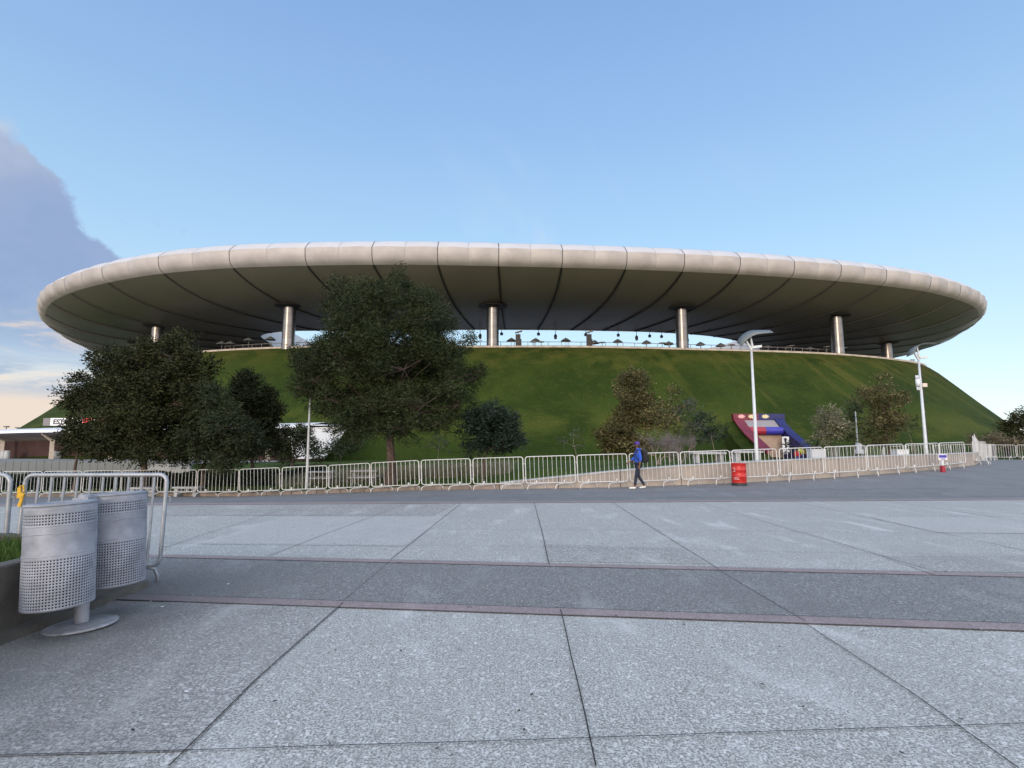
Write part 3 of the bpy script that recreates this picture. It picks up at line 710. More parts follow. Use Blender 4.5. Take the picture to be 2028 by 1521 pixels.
# sloping grey grille, round banner, beige wall
b = MB(); b.prism([pp(XL + .55, YB - .56, ztop - .45), pp(XR_ - .15, YB - .56, ztop - .45), pp(XR_ - .15, YB - 1.7, ztop - 1.25), pp(XL + .55, YB - 1.7, ztop - 1.25)], (0, .06, .06)); b.build('grille', 'grille', po)
xm = (XL + XR_) / 2 + .1
for x0, x1, m in ((XL + .5, xm, 'bred'), (xm + .004, XR_ - .1, 'blue')):
    b = MB(); b.tube([pp(x0, YB - 1.95, ztop - 1.6), pp(x1, YB - 1.95, ztop - 1.6)], .42, 16); o = b.build('banner_roll', m, po)
b = MB(); b.box(pp((XL + XR_) / 2, YB - 1.6, 1.2), (XR_ - XL - .05, .12, 3.2)); b.build('back_wall', 'beige', po)
# star-burst crests printed on the frame
def burst(c, r, m, rx, n=9, sq=.6, flat=0):
    pts = []
    for k in range(2 * n):
        a = math.pi * k / n; q = r if k % 2 == 0 else r * .62
        pts.append(Vector((q * math.cos(a), q * math.sin(a) * sq, 0)))
    b = MB(); b.prism([rx @ p + c for p in pts], rx @ Vector((0, 0, .02))); b.build('crest', m, po)
face = Matrix.Rotation(R(90), 3, 'X')
for x, m in ((XL + .35, 'rose'), (XL + 1.45, 'lemon'), (XL + 2.9, 'lemon')): burst(pp(x, YB - .58, ztop - .02), .46, m, face, 9, .55)
sidef = Matrix.Rotation(R(-90), 3, 'Y')
burst(pp(XR_ - .03, 52.2, .95), .42, 'gold', sidef @ Matrix.Rotation(R(90), 3, 'Z'), 8, .8)
# white number emblem: 2 above 6, with a cup standing in the middle, small lettering below
em = MB(); em.box((0, 0, .0), (.64, .03, .72)); em.box((0, 0, -.80), (.64, .03, .72))
emo = em.build('emblem', 'signw', po); emo.location = pp(27.3, 54.2, 2.0); emo.rotation_euler = (0, 0, R(-38))
for ch, z in (('2', 0), ('6', -.8)):
    pass
text('emblem_number', '2', .92, (0, -.03, 0), (R(90), 0, 0), 'signw', emo, .012, 1.2, .03)
text('emblem_number', '6', .92, (0, -.03, -.8), (R(90), 0, 0), 'signw', emo, .012, 1.2, .03)
b = MB(); b.lathe([(.10, -.78), (.07, -.6), (.05, -.35), (.10, -.05), (.13, .12), (.09, .22), (0, .24)], (0, -.05, 0), 10, 1, .35); b.build('emblem_cup', 'ink', emo)
text('emblem_text', 'FIFA', .22, (0, -.03, -1.3), (R(90), 0, 0), 'signw', emo, .01)

# ------------------------------------------------------------------ entrance canopy on the left
A = Vector((-62.0, 61.5, .0)); B = Vector((-17.5, 51.5, .0)); d = (B - A).normalized(); nb_ = Vector((d.y, -d.x, 0))   # nb_ towards the camera
en = empty('entrance_canopy', (A.x, A.y, -.1), 0, 'long entrance building with a thin white roof canopy and dark gates beneath', 'building')
zl, zr = 2.75, 3.28; L = (B - A).length
def cp_(t, out, z): q = A + d * (L * t) + nb_ * out; return Vector((q.x - A.x, q.y - A.y, z + .1))
def zt(t): return zl + (zr - zl) * t
b = MB()
N = 14; v = []
for i in range(N + 1):
    t = -.25 + 1.25 * i / N; z = zt(t) + .05 * math.sin(i * 1.3)
    v += [cp_(t, 3.0, z - .16), cp_(t, 2.9, z + .10), cp_(t, .4, z + .42), cp_(t, -6, z + .2)]
b.add(v, [(4 * i + j, 4 * i + 4 + j, 4 * i + 5 + j, 4 * i + 1 + j) for i in range(N) for j in range(3)]); b.build('roof', 'canopyw', en)
b = MB(); v = []
for i in range(N + 1):
    t = -.25 + 1.25 * i / N; z = zt(t) + .05 * math.sin(i * 1.3)
    v += [cp_(t, 2.98, z - .165), cp_(t, 1.2, z - .55), cp_(t, 0, z - 1.0), cp_(t, -6, z - 1.0)]
b.add(v, [(4 * i + 1 + j, 4 * i + 5 + j, 4 * i + 4 + j, 4 * i + j) for i in range(N) for j in range(3)]); b.build('soffit', 'canopyu', en)
b = MB(); b.prism([cp_(-.25, .3, -1), cp_(1, .3, -1), cp_(1, .3, 2.2), cp_(-.25, .3, 1.75)], (0, .1, 0)); b.build('gate_wall', 'canopyd', en)
for px in (-150, 25, 122, 238, 395, 545):
    # solve for t along the front line
    best = min(((abs((A.x + d.x * L * t + nb_.x * .6) / (A.y + d.y * L * t + nb_.y * .6) - (px - CX) / 1077), t) for t in np.linspace(-.3, 1, 800)))[1]
    b = MB(); q0 = cp_(best, 1.6, -.8); q1 = cp_(best, 1.6, zt(best) - .85); q2 = cp_(best, 2.7, zt(best) - .26)
    b.tube([q0, q1], .24, 4); b.tube([q1 - Vector((0, 0, .1)), q2], [.2, .08], 4); b.build('pillar', 'cream', en)
# white tensioned wing at the right end
b = MB(); e0 = cp_(1.0, 2.95, zr + .02); e1 = cp_(1.0, -3.5, zr + .3); e2 = cp_(1.075, 2.2, zr - .1); lo = cp_(1.03, 2.6, .35); lo2 = cp_(.965, 2.9, .3); e3 = cp_(.95, 3.0, zr - .2)
b.prism([e3, e2, lo, lo2], (0, .08, 0)); b.prism([e0, e2, e1], (0, 0, .06)); b.build('side_wing', 'canopyw', en)
tb = [(8, 0), (58, 0), (111, 0), (116.5, 0), (121, 0)]
for i, px in enumerate((8, 15.5, 111, 116.5)):
    Yb = 57.5; x = (px - CX) / 1078 * Yb; b = MB()
    b.lathe([(.26, 0), (.27, .1), (.25, .75), (.27, .8), (.22, .86), (0, .86)], (0, 0, 0), 12)
    o = b.build('litter_drum', 'cope'); o.location = (x, Yb, ground(x, Yb) + .05); tag(o, 'grey drum bin before the dark gates, %s from the left' % ORD[i + 1], 'bin', 'grey drums at the entrance pillars')

# sign on posts in front of the hill
sg = P(88, 829, 66); sgn = empty('stadium_sign', (sg.x, 66, hill_z(sg.x, 66)), 0, 'long white and red sign reading ESTADIO AKRON on black posts on the hill', 'sign')
zc = P(100, 835.5, 66).z - sgn.location.z; k = 66 / 1075
def sx_(px): return (px - 88) * k
b = MB(); b.box((sx_(95), 0, zc), (14 * k, .3, 15 * k)); b.build('end_panel', 'greyp', sgn)
b = MB(); b.box((sx_(134), 0, zc), (64 * k, .26, 15 * k)); b.build('white_panel', 'signw', sgn)
b = MB(); b.box((sx_(204), 0, zc), (76 * k, .26, 15 * k)); b.build('red_panel', 'signr', sgn)
text('lettering', 'ESTADIO', 13.2 * k, (sx_(135), -.15, zc - .02), (R(90), 0, 0), 'ink', sgn, .01, 1.02, .02)
text('lettering', 'AKRON', 13.2 * k, (sx_(204), -.15, zc - .02), (R(90), 0, 0), 'signw', sgn, .01, 1.1, .02)
for px in (100, 112, 150, 190, 230):
    b = MB(); b.tube([(sx_(px), .2, zc - 7 * k), (sx_(px), .2, -1.0)], .06, 6); b.tube([(sx_(px), .2, zc - 7.5 * k), (sx_(px) + .8, .2, -.2)], .04, 5); b.build('post', 'dark', sgn)

# glass guard panels along the forecourt
gr = empty('glass_railing', P(0, 925, 37), 0, 'glass panel railing with thin posts along the forecourt edge', 'railing')
o0 = gr.location.copy(); b = MB(); pb = MB(); pts = []
for i in range(27):
    px = -20 + i * 15.2; Y = 36.5 + .02 * i ; py = 925 - .30 * i if i < 16 else 920.2 - .1 * (i - 16)
    q = P(px, py, Y); pts.append(Vector((q.x, q.y, ground(q.x, q.y) + .05)) - o0)
for i in range(len(pts) - 1):
    a, c = pts[i], pts[i + 1]
    pb.tube([a, a + Vector((0, 0, .95))], .03, 5)
    pb.tube([a + Vector((0, 0, .95)), c + Vector((0, 0, .95))], .02, 5)
    b.prism([a + (c - a) * .05 + Vector((0, 0, .1)), a + (c - a) * .95 + Vector((0, 0, .1)), a + (c - a) * .95 + Vector((0, 0, .88)), a + (c - a) * .05 + Vector((0, 0, .88))], (0, .015, 0))
b.build('panels', 'glass', gr); pb.build('posts', 'poled', gr)

# ------------------------------------------------------------------ crowd barriers
BL, BH = 1.84, 1.25
def barrier_parts(name, m, r=.018, rb=.0082, nb=10, footspan=.36):
    root = bpy.data.objects.new(name, None); COL.objects.link(root)
    c = .09; z0, z1 = .24, BH; b = MB(); pts = []
    for cx_, cz_, a0 in ((BL - .03 - c, z0 + c, -90), (BL - .03 - c, z1 - c, 0), (.03 + c, z1 - c, 90), (.03 + c, z0 + c, 180)):
        for k in range(5):
            a = R(a0 + 22.5 * k); pts.append((cx_ + c * math.cos(a), 0, cz_ + c * math.sin(a)))
    pts.append(pts[0]); b.tube(pts, r, 8, False); b.build('frame', m, root, True)
    b = MB()
    for i in range(nb):
        x = .03 + (BL - .06) * (i + 1) / (nb + 1); b.tube([(x, 0, z0), (x, 0, z1)], rb, 6, False)
    b.build('bars', m, root)
    for x in (.42, BL - .42):
        b = MB(); q = footspan
        pts = [(x - q * .8, -q * .75, 0), (x - q * .78, -q * .72, .09), (x - q * .70, -q * .62, .17), (x - q * .5, -q * .4, .2), (x + q * .5, q * .4, .2), (x + q * .70, q * .62, .17), (x + q * .78, q * .72, .09), (x + q * .8, q * .75, 0)]
        b.tube(pts, r * .9, 6); b.box((x, 0, .27), (.05, .05, .14)); b.build('foot', m, root, True)
    b = MB()
    for z in (.45, 1.0): b.tube([(BL - .03, 0, z), (BL + .03, 0, z), (BL + .03, 0, z - .05)], .008, 5)
    b.build('hook', m, root)
    return root
protoW = barrier_parts('crowd_barrier', 'white'); used = [False]
def place_barrier(a, c, label, group, proto=protoW, flip=False):
    o = proto if not used[0] else copy_tree(proto); used[0] = True
    a, c = Vector(a), Vector(c); x = (c - a); L = x.length; x.normalize(); y = Vector((0, 0, 1)).cross(x).normalized(); z = x.cross(y)
    z = (z + Vector((random.uniform(-.012, .012), random.uniform(-.03, .03), 0))).normalized(); y = z.cross(x).normalized(); z = x.cross(y)
    s = (L - .03) / BL
    m = Matrix.Identity(4)
    for i in range(3): m[i][0] = x[i] * s; m[i][1] = y[i]; m[i][2] = z[i]; m[i][3] = a[i]
    o.matrix_world = m; tag(o, label, 'barrier', group); return o
def onfence(px):
    lo, hi = -70., 26.
    t = (px - CX) / 1063
    f = lambda x: x / (fy(x) - .05) - t
    for _ in range(50):
        mid = (lo + hi) / 2
        if f(mid) < 0: lo = mid
        else: hi = mid
    x = (lo + hi) / 2; y = fy(x) - .05; return Vector((x, y, ground(x, y)))
jx = [-60, 24, 104, 181, 257, 325, 403, 486, 567, 658, 741, 838, 938, 1040, 1141, 1243, 1343, 1444, 1535, 1623, 1707, 1781, 1849, 1899]
gname = 'white barriers in the row along the kerb'
for i in range(len(jx) - 1):
    a, c = onfence(jx[i]), onfence(jx[i + 1]); mid = (jx[i] + jx[i + 1]) / 2
    nbar = 16          # panel directly behind the red barrel starts at jx[17]
    k = i - 17
    if k == 0: lab = 'white barrier panel directly right of the red barrel, in the kerbside row'
    elif k == -1: lab = 'white barrier panel directly left of the red barrel, in the kerbside row'
    elif k > 0: lab = 'white barrier panel, %s to the right of the red barrel' % ORD[k + 1]
    else: lab = 'white barrier panel, %s to the left of the red barrel' % ORD[-k]
    place_barrier(a, c, lab, gname)
# the cluster at the corner, running away from the camera, then the far row
cl = [((24.7, 29.2), (26.4, 30.3)), ((26.5, 30.6), (27.7, 32.2)), ((27.6, 32.4), (29.0, 34.0)), ((29.0, 34.2), (30.6, 35.8)), ((30.6, 36), (32.2, 37.6)), ((32.3, 37.8), (34.2, 39.6)), ((34.3, 39.8), (36.4, 41.6)), ((36.6, 41.8), (38.9, 44.2))]
for i, (a, c) in enumerate(cl):
    place_barrier((a[0], a[1], ground(*a)), (c[0], c[1], ground(*c)), 'white barrier in the line running back from the right corner, %s from the front' % ORD[i + 1], 'white barriers running back from the corner')
for i in range(5):
    xa, xc = 39.6 + 2.35 * i, 39.6 + 2.35 * (i + 1); ya, yc = 45.2 + .05 * i, 45.25 + .05 * i
    place_barrier((xa, ya, .30), (xc, yc, .30), 'far white barrier right of the corner, %s in its row' % ORD[i + 1], 'far row of white barriers on the right')
# back row on the lawn, a loose zigzag
x = 25.2; i = 0
while x < 38.5:
    yb = 43.2 + .9 * math.sin(i * 1.9); x2 = x + 1.15 + .45 * ((i * 7) % 3) / 2; y2 = 43.2 + .9 * math.sin((i + 1) * 1.9)
    place_barrier((x, yb, ground(x, yb) + .02), (x2, y2, ground(x2, y2) + .02), 'white barrier in the zigzag row on the lawn behind the wall, %s from the left' % ORD[i + 1], 'white barriers standing behind the retaining wall')
    x = x2 - .1; i += 1
# near barriers at the left
used[0] = False
protoN = barrier_parts('crowd_barrier', 'galv', .025, .0155, 10, .3)
place_barrier((-5.58, 6.22, .0), (-3.93, 6.30, .0), 'nearest grey tube barrier, right behind the twin litter bins', None, protoN).scale.z *= 1.0
place_barrier((-7.6, 6.36, .0), (-5.68, 6.30, .0), 'near grey barrier cut off by the left edge of the photo, beside the yellow strap', None, protoN)
# yellow strap
b = MB(); b.box((0, 0, 0), (.05, .02, .16)); b.box((.055, -.015, -.03), (.07, .03, .07), Matrix.Rotation(.5, 3, 'Y')); b.box((.045, -.01, -.13), (.045, .02, .15), Matrix.Rotation(.25, 3, 'Y')); b.tube([(-.01, .0, .09), (.05, 0, .11), (.07, 0, .02)], .012, 6)
o = b.build('plastic_strap', 'yellow'); o.location = P(38, 976, 6.22); o.scale = (.75,) * 3; tag(o, 'torn yellow plastic strap hanging between the near grey barriers', 'strap')

# ------------------------------------------------------------------ planter with grass
pt = empty('planter', (-7.2, 3.3, 0), 0, 'low concrete planter with turf beside the litter bins', 'planter'); o1 = Vector((-7.2, 3.3, 0))
b = MB()
b.box(Vector((-4.30, 3.2, .30)) - o1, (.16, 6.2, .60)); b.box(Vector((-7.2, 6.22, .30)) - o1, (5.96, .16, .6)); b.box(Vector((-7.2, .18, .30)) - o1, (5.6, .16, .6))
w1 = b.build('wall', 'pwall', pt); md = w1.modifiers.new('b', 'BEVEL'); md.width = .02; md.segments = 2
b = MB(); b.box(Vector((-4.16, 3.2, .035)) - o1, (.14, 6.2, .07)); b.build('footing', 'pwall', pt)
b = MB(); b.box(Vector((-7.3, 3.2, .27)) - o1, (5.8, 5.9, .5)); b.build('soil', 'lawn', pt)
def blades(n, sampler, h0, h1, wd, name, m, parent=None, origin=(0, 0, 0)):
    v = np.zeros((n, 4, 3)); tone = rng.random(n)
    for i in range(n):
        x, y, z = sampler(); h = rng.uniform(h0, h1); a = rng.uniform(0, math.pi); dx, dy = math.cos(a) * wd, math.sin(a) * wd; lx, ly = rng.normal(0, h * .35, 2)
        v[i] = [(x - dx, y - dy, z), (x + dx, y + dy, z), (x + lx + dx * .3, y + ly + dy * .3, z + h), (x + lx - dx * .3, y + ly - dy * .3, z + h)]
    return quadmesh(name, v - np.array(origin), tone, m, parent)
def quadmesh(name, v, tone, m, parent=None):
    n = len(v); me = bpy.data.meshes.new(name); me.vertices.add(n * 4); me.loops.add(n * 4); me.polygons.add(n)
    me.vertices.foreach_set('co', v.reshape(-1)); me.loops.foreach_set('vertex_index', np.arange(n * 4)); me.polygons.foreach_set('loop_start', np.arange(0, n * 4, 4))
    me.polygons.foreach_set('loop_total', np.full(n, 4)); me.update(calc_edges=True)
    at = me.attributes.new('tone', 'FLOAT', 'FACE'); at.data.foreach_set('value', np.clip(tone, 0, 1).astype(np.float32))
    return link(name, me, m, parent)
blades(9000, lambda: (rng.uniform(-6.6, -4.38), rng.uniform(3.6, 6.13), .5), .05, .15, .004, 'turf', 'blade', pt, o1)
# tall pale grass behind the barriers, in the middle
def smp():
    px = rng.uniform(560, 1010); Y = rng.uniform(29, 34); x = (px - CX) / 1063 * Y; return (x, Y, ground(x, Y) - .02)
tag(blades(16000, smp, .25, .75, .012, 'tall_grass', 'dry'), kind='stuff')
def smp2():
    x = rng.uniform(-24, 3); y = fy(x) + .7 + rng.random() ** 1.5 * 9; return (x, y, ground(x, y) - .01)
tag(blades(14000, smp2, .06, .16, .010, 'lawn_grass', 'blade'), kind='stuff')

# small flecks of dirt and paper lying about on the paving
n = 260; v = np.zeros((n, 4, 3)); tn = rng.random(n)
for i in range(n):
    y = 2.6 + 11 * rng.random() ** 1.3; x = rng.uniform(-.75, .95) * y; a = rng.uniform(0, 6.28); s_ = rng.uniform(.006, .02); d1 = np.array([math.cos(a), math.sin(a), rng.uniform(-.15, .15)]) * s_; d2 = np.array([-math.sin(a), math.cos(a), rng.uniform(-.15, .15)]) * s_ * rng.uniform(.3, .8)
    c = np.array([x, y, .018]); v[i] = [c - d1, c - d2, c + d1, c + d2]
M['fleck'] = leaf_mat('fleck', (.03, .028, .025), (.10, .09, .07), (.7, .7, .68))
tag(quadmesh('gravel', v, np.where(tn > .8, 1.0, tn * .6), 'fleck'), kind='stuff')

# ------------------------------------------------------------------ twin litter bin
lb = empty('litter_bin', (-3.82, 5.0, 0), 0, 'twin round perforated grey metal bins hung on one post beside the planter', 'litter bin'); lb.rotation_euler = (0, R(-3.0), 0)
b = MB(); b.lathe([(.0, 0), (.27, 0), (.275, .012), (.262, .022), (.075, .026), (.06, .035), (.055, -.03), (.262, -.03)], (0, 0, 0), 40); b.build('base_plate', 'binw', lb, True)
b = MB(); b.lathe([(.055, .02), (.055, 1.14), (.05, 1.15), (0, 1.15)], (0, 0, 0), 24); b.build('post', 'binp', lb, True)
b = MB(); b.box((0, 0, 1.09), (.14, .13, .07)); b.box((0, 0, .90), (.07, .34, .03)); b.box((0, 0, .55), (.07, .34, .03)); b.build('bracket', 'binp', lb)
def bin_(cx_, cy_, z0, ro, tilt):
    NC = 72; Hh = .83; r = ro; col = []
    # row heights: solid bands and perforated bands
    zs = [0, .02]; kind = [0]
    for k in range(17): zs += [zs[-1] + .0115, zs[-1] + .0115 + .0115]; kind += [1, 0]
    zs += [.425, .432, .60, .606, .66]; kind += [0, 2, 0, 2, 0]
    zs += [.68]; kind += [0]
    for k in range(4): zs += [zs[-1] + .0115, zs[-1] + .023]; kind += [1, 0]
    zs += [.80, .83]; kind += [0, 0]
    n = NC * 2; v = []; f = []
    for i, z in enumerate(zs):
        for k in range(n):
            a = 2 * math.pi * k / n; v.append((r * math.cos(a), r * math.sin(a), z))
    for i in range(len(zs) - 1):
        kd = kind[i] if i < len(kind) else 0
        for k in range(n):
            if kd == 1 and k % 2 == 0: continue
            f.append((i * n + k, i * n + (k + 1) % n, (i + 1) * n + (k + 1) % n, (i + 1) * n + k))
    o = mesh('bin', v, f, 'binp', lb, True); o.location = (cx_, cy_, z0); o.rotation_euler = (R(tilt), 0, 0)
    sm = o.modifiers.new('s', 'SOLIDIFY'); sm.thickness = .003; sm.offset = -1
    b = MB(); b.lathe([(r + .006, Hh), (r + .008, Hh + .012), (r - .075, Hh + .018), (r - .085, Hh + .006), (r - .085, Hh - .07)], (0, 0, 0), 64); b.build('rim', 'binp', o, True)
    b = MB(); b.lathe([(0, .012), (r - .02, .012), (r - .016, .4), (r - .012, Hh - .03)], (0, 0, 0), 40); b.build('liner', 'dark', o, True)
    b = MB()
    for z in (.428, .603, .665): b.lathe([(r + .0005, z), (r + .0035, z + .003), (r + .0005, z + .006)], (0, 0, 0), 64)
    b.build('seam', 'binw', o)
    return o
bin_(.035, -.30, .265, .247, 0); bin_(.07, .30, .29, .243, 0)

# ------------------------------------------------------------------ barrel
q = onfence(1460); q.y -= .55; q.z = ground(q.x, q.y)
q = Vector(((1455 - CX) / 1063 * 20.0, 20.0, 0)); q.z = ground(q.x, q.y)
br = empty('oil_drum', q, 0, 'red steel drum with a black bottom standing before the barriers', 'drum')
br.scale = (.93, .93, .90); rr = .275; pr_ = [(rr, .10), (rr, .34), (rr + .014, .355), (rr, .37), (rr, .60), (rr + .014, .615), (rr, .63), (rr, .86), (rr + .012, .875), (rr, .885), (rr - .02, .86), (0, .86)]
b = MB(); b.lathe(pr_, (0, 0, 0), 32); b.build('shell', 'red', br, True)
b = MB(); b.lathe([(rr + .015, 0), (rr + .012, .10), (rr, .104)], (0, 0, 0), 32); b.build('bottom_band', 'dark', br, True)
def on_drum(a, z, w_, h_):
    b = MB(); n = 6; v = []
    for k in range(n + 1):
        t = R(-90 + a) + (k / n - .5) * w_ / rr; v += [((rr + .004) * math.cos(t), (rr + .004) * math.sin(t), z), ((rr + .004) * math.cos(t), (rr + .004) * math.sin(t), z + h_)]
    b.add(v, [(2 * k, 2 * k + 2, 2 * k + 3, 2 * k + 1) for k in range(n)]); return b
for a, z, w_, h_ in ((-62, .56, .10, .012), (-62, .66, .10, .012), (-52, .56, .012, .11), (-45, .30, .18, .014), (-42, .25, .22, .012), (-58, .72, .05, .012)): on_drum(a, z, w_, h_).build('lettering', 'signw', br)

# ------------------------------------------------------------------ lamp posts
def lamp(px, pyb, pyt, Y, label, extra=False, head=True):
    base = P(px, pyb, Y); base.z = ground(base.x, Y) - .02
    top = P(px, pyt, Y).z - base.z
    root = empty('street_lamp', base, 0, label, 'street lamp')
    b = MB(); b.tube([(0, 0, 0), (0, 0, .02), (0, 0, top)], [.08, .08, .045], 14); b.lathe([(.17, 0), (.17, .025), (.1, .03)], (0, 0, 0), 16); b.build('pole', 'poleg', root, True)
    if not head: return root, top
    b = MB(); b.tube([(0, 0, top - .02), (0, 0, top + .10)], .07, 8); b.tube([(-.03, 0, top + .05), (-.26, 0, top + .48)], [.06, .035], 6); b.tube([(.06, 0, top + .06), (-.02, 0, top + .64)], [.05, .03], 6); b.build('bracket', 'poleg', root)
    b = MB(); b.box((.20, 0, top + .10), (.42, .20, .10), Matrix.Rotation(-.12, 3, 'Y')); b.build('floodlight', 'poleg', root)
    # curved blade reflector, S-shaped in section
    sec = [(-.42, .20), (-.36, .36), (-.24, .52), (-.07, .66), (.12, .73), (.35, .755), (.62, .765), (.86, .775)]
    v = []; n = len(sec)
    for j, (x, z) in enumerate(sec):
        hw = .30 * (1 - .42 * max(0, (x - .1) / .8))
        for s_ in (-1, 1):
            v += [(x, s_ * hw, top + z), (x, s_ * hw, top + z + .018)]
    f = []
    for j in range(n - 1):
        a = 4 * j; c = 4 * j + 4
        f += [(a, a + 2, c + 2, c), (a + 1, c + 1, c + 3, a + 3), (a, c, c + 1, a + 1), (a + 2, a + 3, c + 3, c + 2)]
    f += [(0, 1, 3, 2), (4 * n - 4, 4 * n - 2, 4 * n - 1, 4 * n - 3)]
    o = mesh('reflector', v, f, 'poled', root, True); o.rotation_euler = (R(0), 0, 0)
    return root, top
def tilt_blade(root, ang):
    for ch in root.children:
        if ch.name.startswith('reflector'):
            zc = sum(v.co.z for v in ch.data.vertices) / len(ch.data.vertices)
            for v in ch.data.vertices: v.co = Matrix.Rotation(ang, 3, 'X') @ (v.co - Vector((0, 0, zc))) + Vector((0, 0, zc))
r1, t1 = lamp(1499, 912, 692, 22.6, 'street lamp with a curved blade reflector behind the barriers near the red drum'); tilt_blade(r1, R(28))
r2, t2 = lamp(1836, 912, 712, 26.8, 'street lamp with antenna boxes on its pole at the right'); tilt_blade(r2, R(-8))
for ch in r2.children:
    if ch.name.startswith('bracket'): pass
b = MB(); b.tube([(-.14, 0, t2 - 1.35), (-.14, 0, t2 - 1.0)], .09, 12); b.tube([(-.20, 0, t2 - .98), (-.20, 0, t2 - .80)], .03, 8); b.tube([(-.11, 0, t2 - .98), (-.11, 0, t2 - .80)], .03, 8); b.tube([(-.18, 0, t2 - 1.55), (-.18, 0, t2 - 1.38)], .03, 8); b.tube([(-.10, 0, t2 - 1.55), (-.10, 0, t2 - 1.38)], .03, 8); b.tube([(0, 0, t2 - 1.0), (-.14, 0, t2 - 1.05)], .02, 6); b.build('antenna', 'canopyw', r2, True)
b = MB(); b.box((.13, -.04, t2 - 1.30), (.22, .16, .18)); b.build('junction_box', 'cream', r2)
b = MB(); b.tube([(.09, .02, t2 - .3), (.12, .02, t2 - 1.2), (.13, .02, .3)], .018, 5); b.tube([(.1, 0, t2 - .35), (.16, 0, t2 - .25)], .02, 5); b.build('cable', 'ink', r2)
r3, t3 = lamp(607, 968, 775, 27.2, 'plain grey pole in the lawn left of the large tree, its head lost in leaves', head=False)
pz = P(1694, 815, 41); rt = empty('street_lamp', (pz.x, 41, ground(pz.x, 41)), 0, 'thin far lamp pole with a white box, between the small right trees', 'street lamp')
b = MB(); b.tube([(0, 0, 0), (0, 0, pz.z - ground(pz.x, 41))], [.06, .04], 8); b.build('pole', 'poleg', rt)
b = MB(); b.box((0, -.1, 1.15), (.34, .2, .5)); b.box((.04, -.1, .75), (.5, .3, .3)); b.build('control_box', 'canopyw', rt)
# little sign post with red foot at the right
Y = 24.2; x = (1852 - CX) / 1063 * Y; root = empty('sign_post', (x, Y, ground(x, Y)), 0, 'short post with a blue and white board and a red foot, before the right barriers', 'sign')
b = MB(); b.box((0, 0, .14), (.15, .15, .28), None, .85); b.build('foot', 'bred', root)
b = MB(); b.box((0, 0, .55), (.12, .06, .5)); b.build('post', 'poleg', root)
b = MB(); b.box((.0, -.05, .66), (.38, .02, .24)); b.build('board', 'signw', root)
b = MB(); b.box((.0, -.065, .70), (.34, .01, .11)); b.build('print', 'blue', root)
for i in range(3):
    b = MB(); b.box((.0, -.065, .625 - .03 * i), (.28 - .05 * i, .008, .012)); b.build('print', 'blue', root)

# ------------------------------------------------------------------ benches, boxes
def bench(px, py, Y, L_, label, grp=None, h=.42):
    p = P(px, py, Y); root = empty('bench', (p.x, Y, ground(p.x, Y)), random.uniform(-.1, .1), label, 'bench', grp)
    b = MB(); b.box((0, 0, h), (L_, .5, .09)); o = b.build('seat', 'bench', root); o.modifiers.new('b', 'BEVEL').width = .015
    for s_ in (-1, 1):
        b = MB(); b.box((s_ * L_ * .36, 0, h / 2 - .02), (.16, .4, h - .05)); b.build('leg', 'bench', root)
bench(372, 968, 26.2, 1.3, 'grey concrete bench seen through the left barriers')
bench(285, 966, 26.6, 1.3, 'grey concrete bench on the lawn left of the left tree trunk', h=.40)
bench(1402, 905, 24.0, 1.5, 'pale concrete bench above the retaining wall under the small trees')
bench(1478, 903, 23.5, 1.3, 'dark concrete bench above the wall behind the red drum')
def picnic(px, Y, label):
    x = (px - CX) / 1063 * Y; root = empty('picnic_table', (x, Y, ground(x, Y)), .1, label, 'table')
    b = MB(); b.box((0, 0, .74), (1.3, .7, .05)); b.build('table_top', 'bench', root)
    for s_ in (-1, 1):
        b = MB(); b.box((0, s_ * .62, .44), (1.3, .26, .04)); b.build('bench_seat', 'bench', root)
        b = MB(); b.tube([(s_ * .5, -.5, 0), (s_ * .5, -.1, .72)], .03, 5); b.tube([(s_ * .5, .5, 0), (s_ * .5, .1, .72)], .03, 5); b.tube([(s_ * .5, -.62, .42), (s_ * .5, .62, .42)], .03, 5); b.build('leg', 'bench', root)
picnic(644, 29, 'picnic table behind the barriers right of the grey pole'); picnic(727, 27.5, 'picnic table at the foot of the large tree')
for px, Y, w_, h_, lab in ((1608, 46, 1.2, 1.1, 'pale block on the lawn right of the tunnel entrance'), (1770, 42, .9, .85, 'white box behind the right barriers')):
    x = (px - CX) / 1063 * Y; b = MB(); b.box((0, 0, h_ / 2), (w_, .8, h_)); b.box((0, 0, h_ + .03), (w_ + .06, .86, .06))
    o = b.build('service_box', 'canopyw'); o.location = (x, Y, ground(x, Y)); tag(o, lab, 'box')
# dark clipped hedge and white guard under the left trees
def hedge(x0, x1, Y, h, label):
    c = Vector(((x0 + x1) / 2, Y, ground((x0 + x1) / 2, Y))); n = 26000
    v = np.zeros((n, 4, 3)); p = np.stack([rng.uniform(x0, x1, n), Y + rng.uniform(-.5, .5, n), np.zeros(n)], 1)
    for i in range(n): p[i, 2] = ground(p[i, 0], p[i, 1]) + rng.random() * h * (1 + .12 * math.sin(p[i, 0] * 2.1))
    d1 = rng.normal(size=(n, 3)); d1 /= np.linalg.norm(d1, axis=1)[:, None]; d2 = np.cross(d1, rng.normal(size=(n, 3))); d2 /= np.linalg.norm(d2, axis=1)[:, None]
    s_ = .07
    v[:, 0] = p - d1 * s_; v[:, 1] = p - d2 * s_ * .6; v[:, 2] = p + d1 * s_; v[:, 3] = p + d2 * s_ * .6
    root = empty('hedge', c, 0, label, 'hedge'); quadmesh('foliage', v - np.array(c), rng.random(n), 'lf_dark', root)
hedge(-32, -10.5, 30.5, .85, 'dark low hedge in the shade under the left trees')
b = MB(); b.box((0, 0, .42), (3.0, .25, .5)); b.box((0, 0, .72), (3.1, .3, .08))
for k in range(4): b.box((-1.2 + .8 * k, 0, .1), (.12, .2, .3))
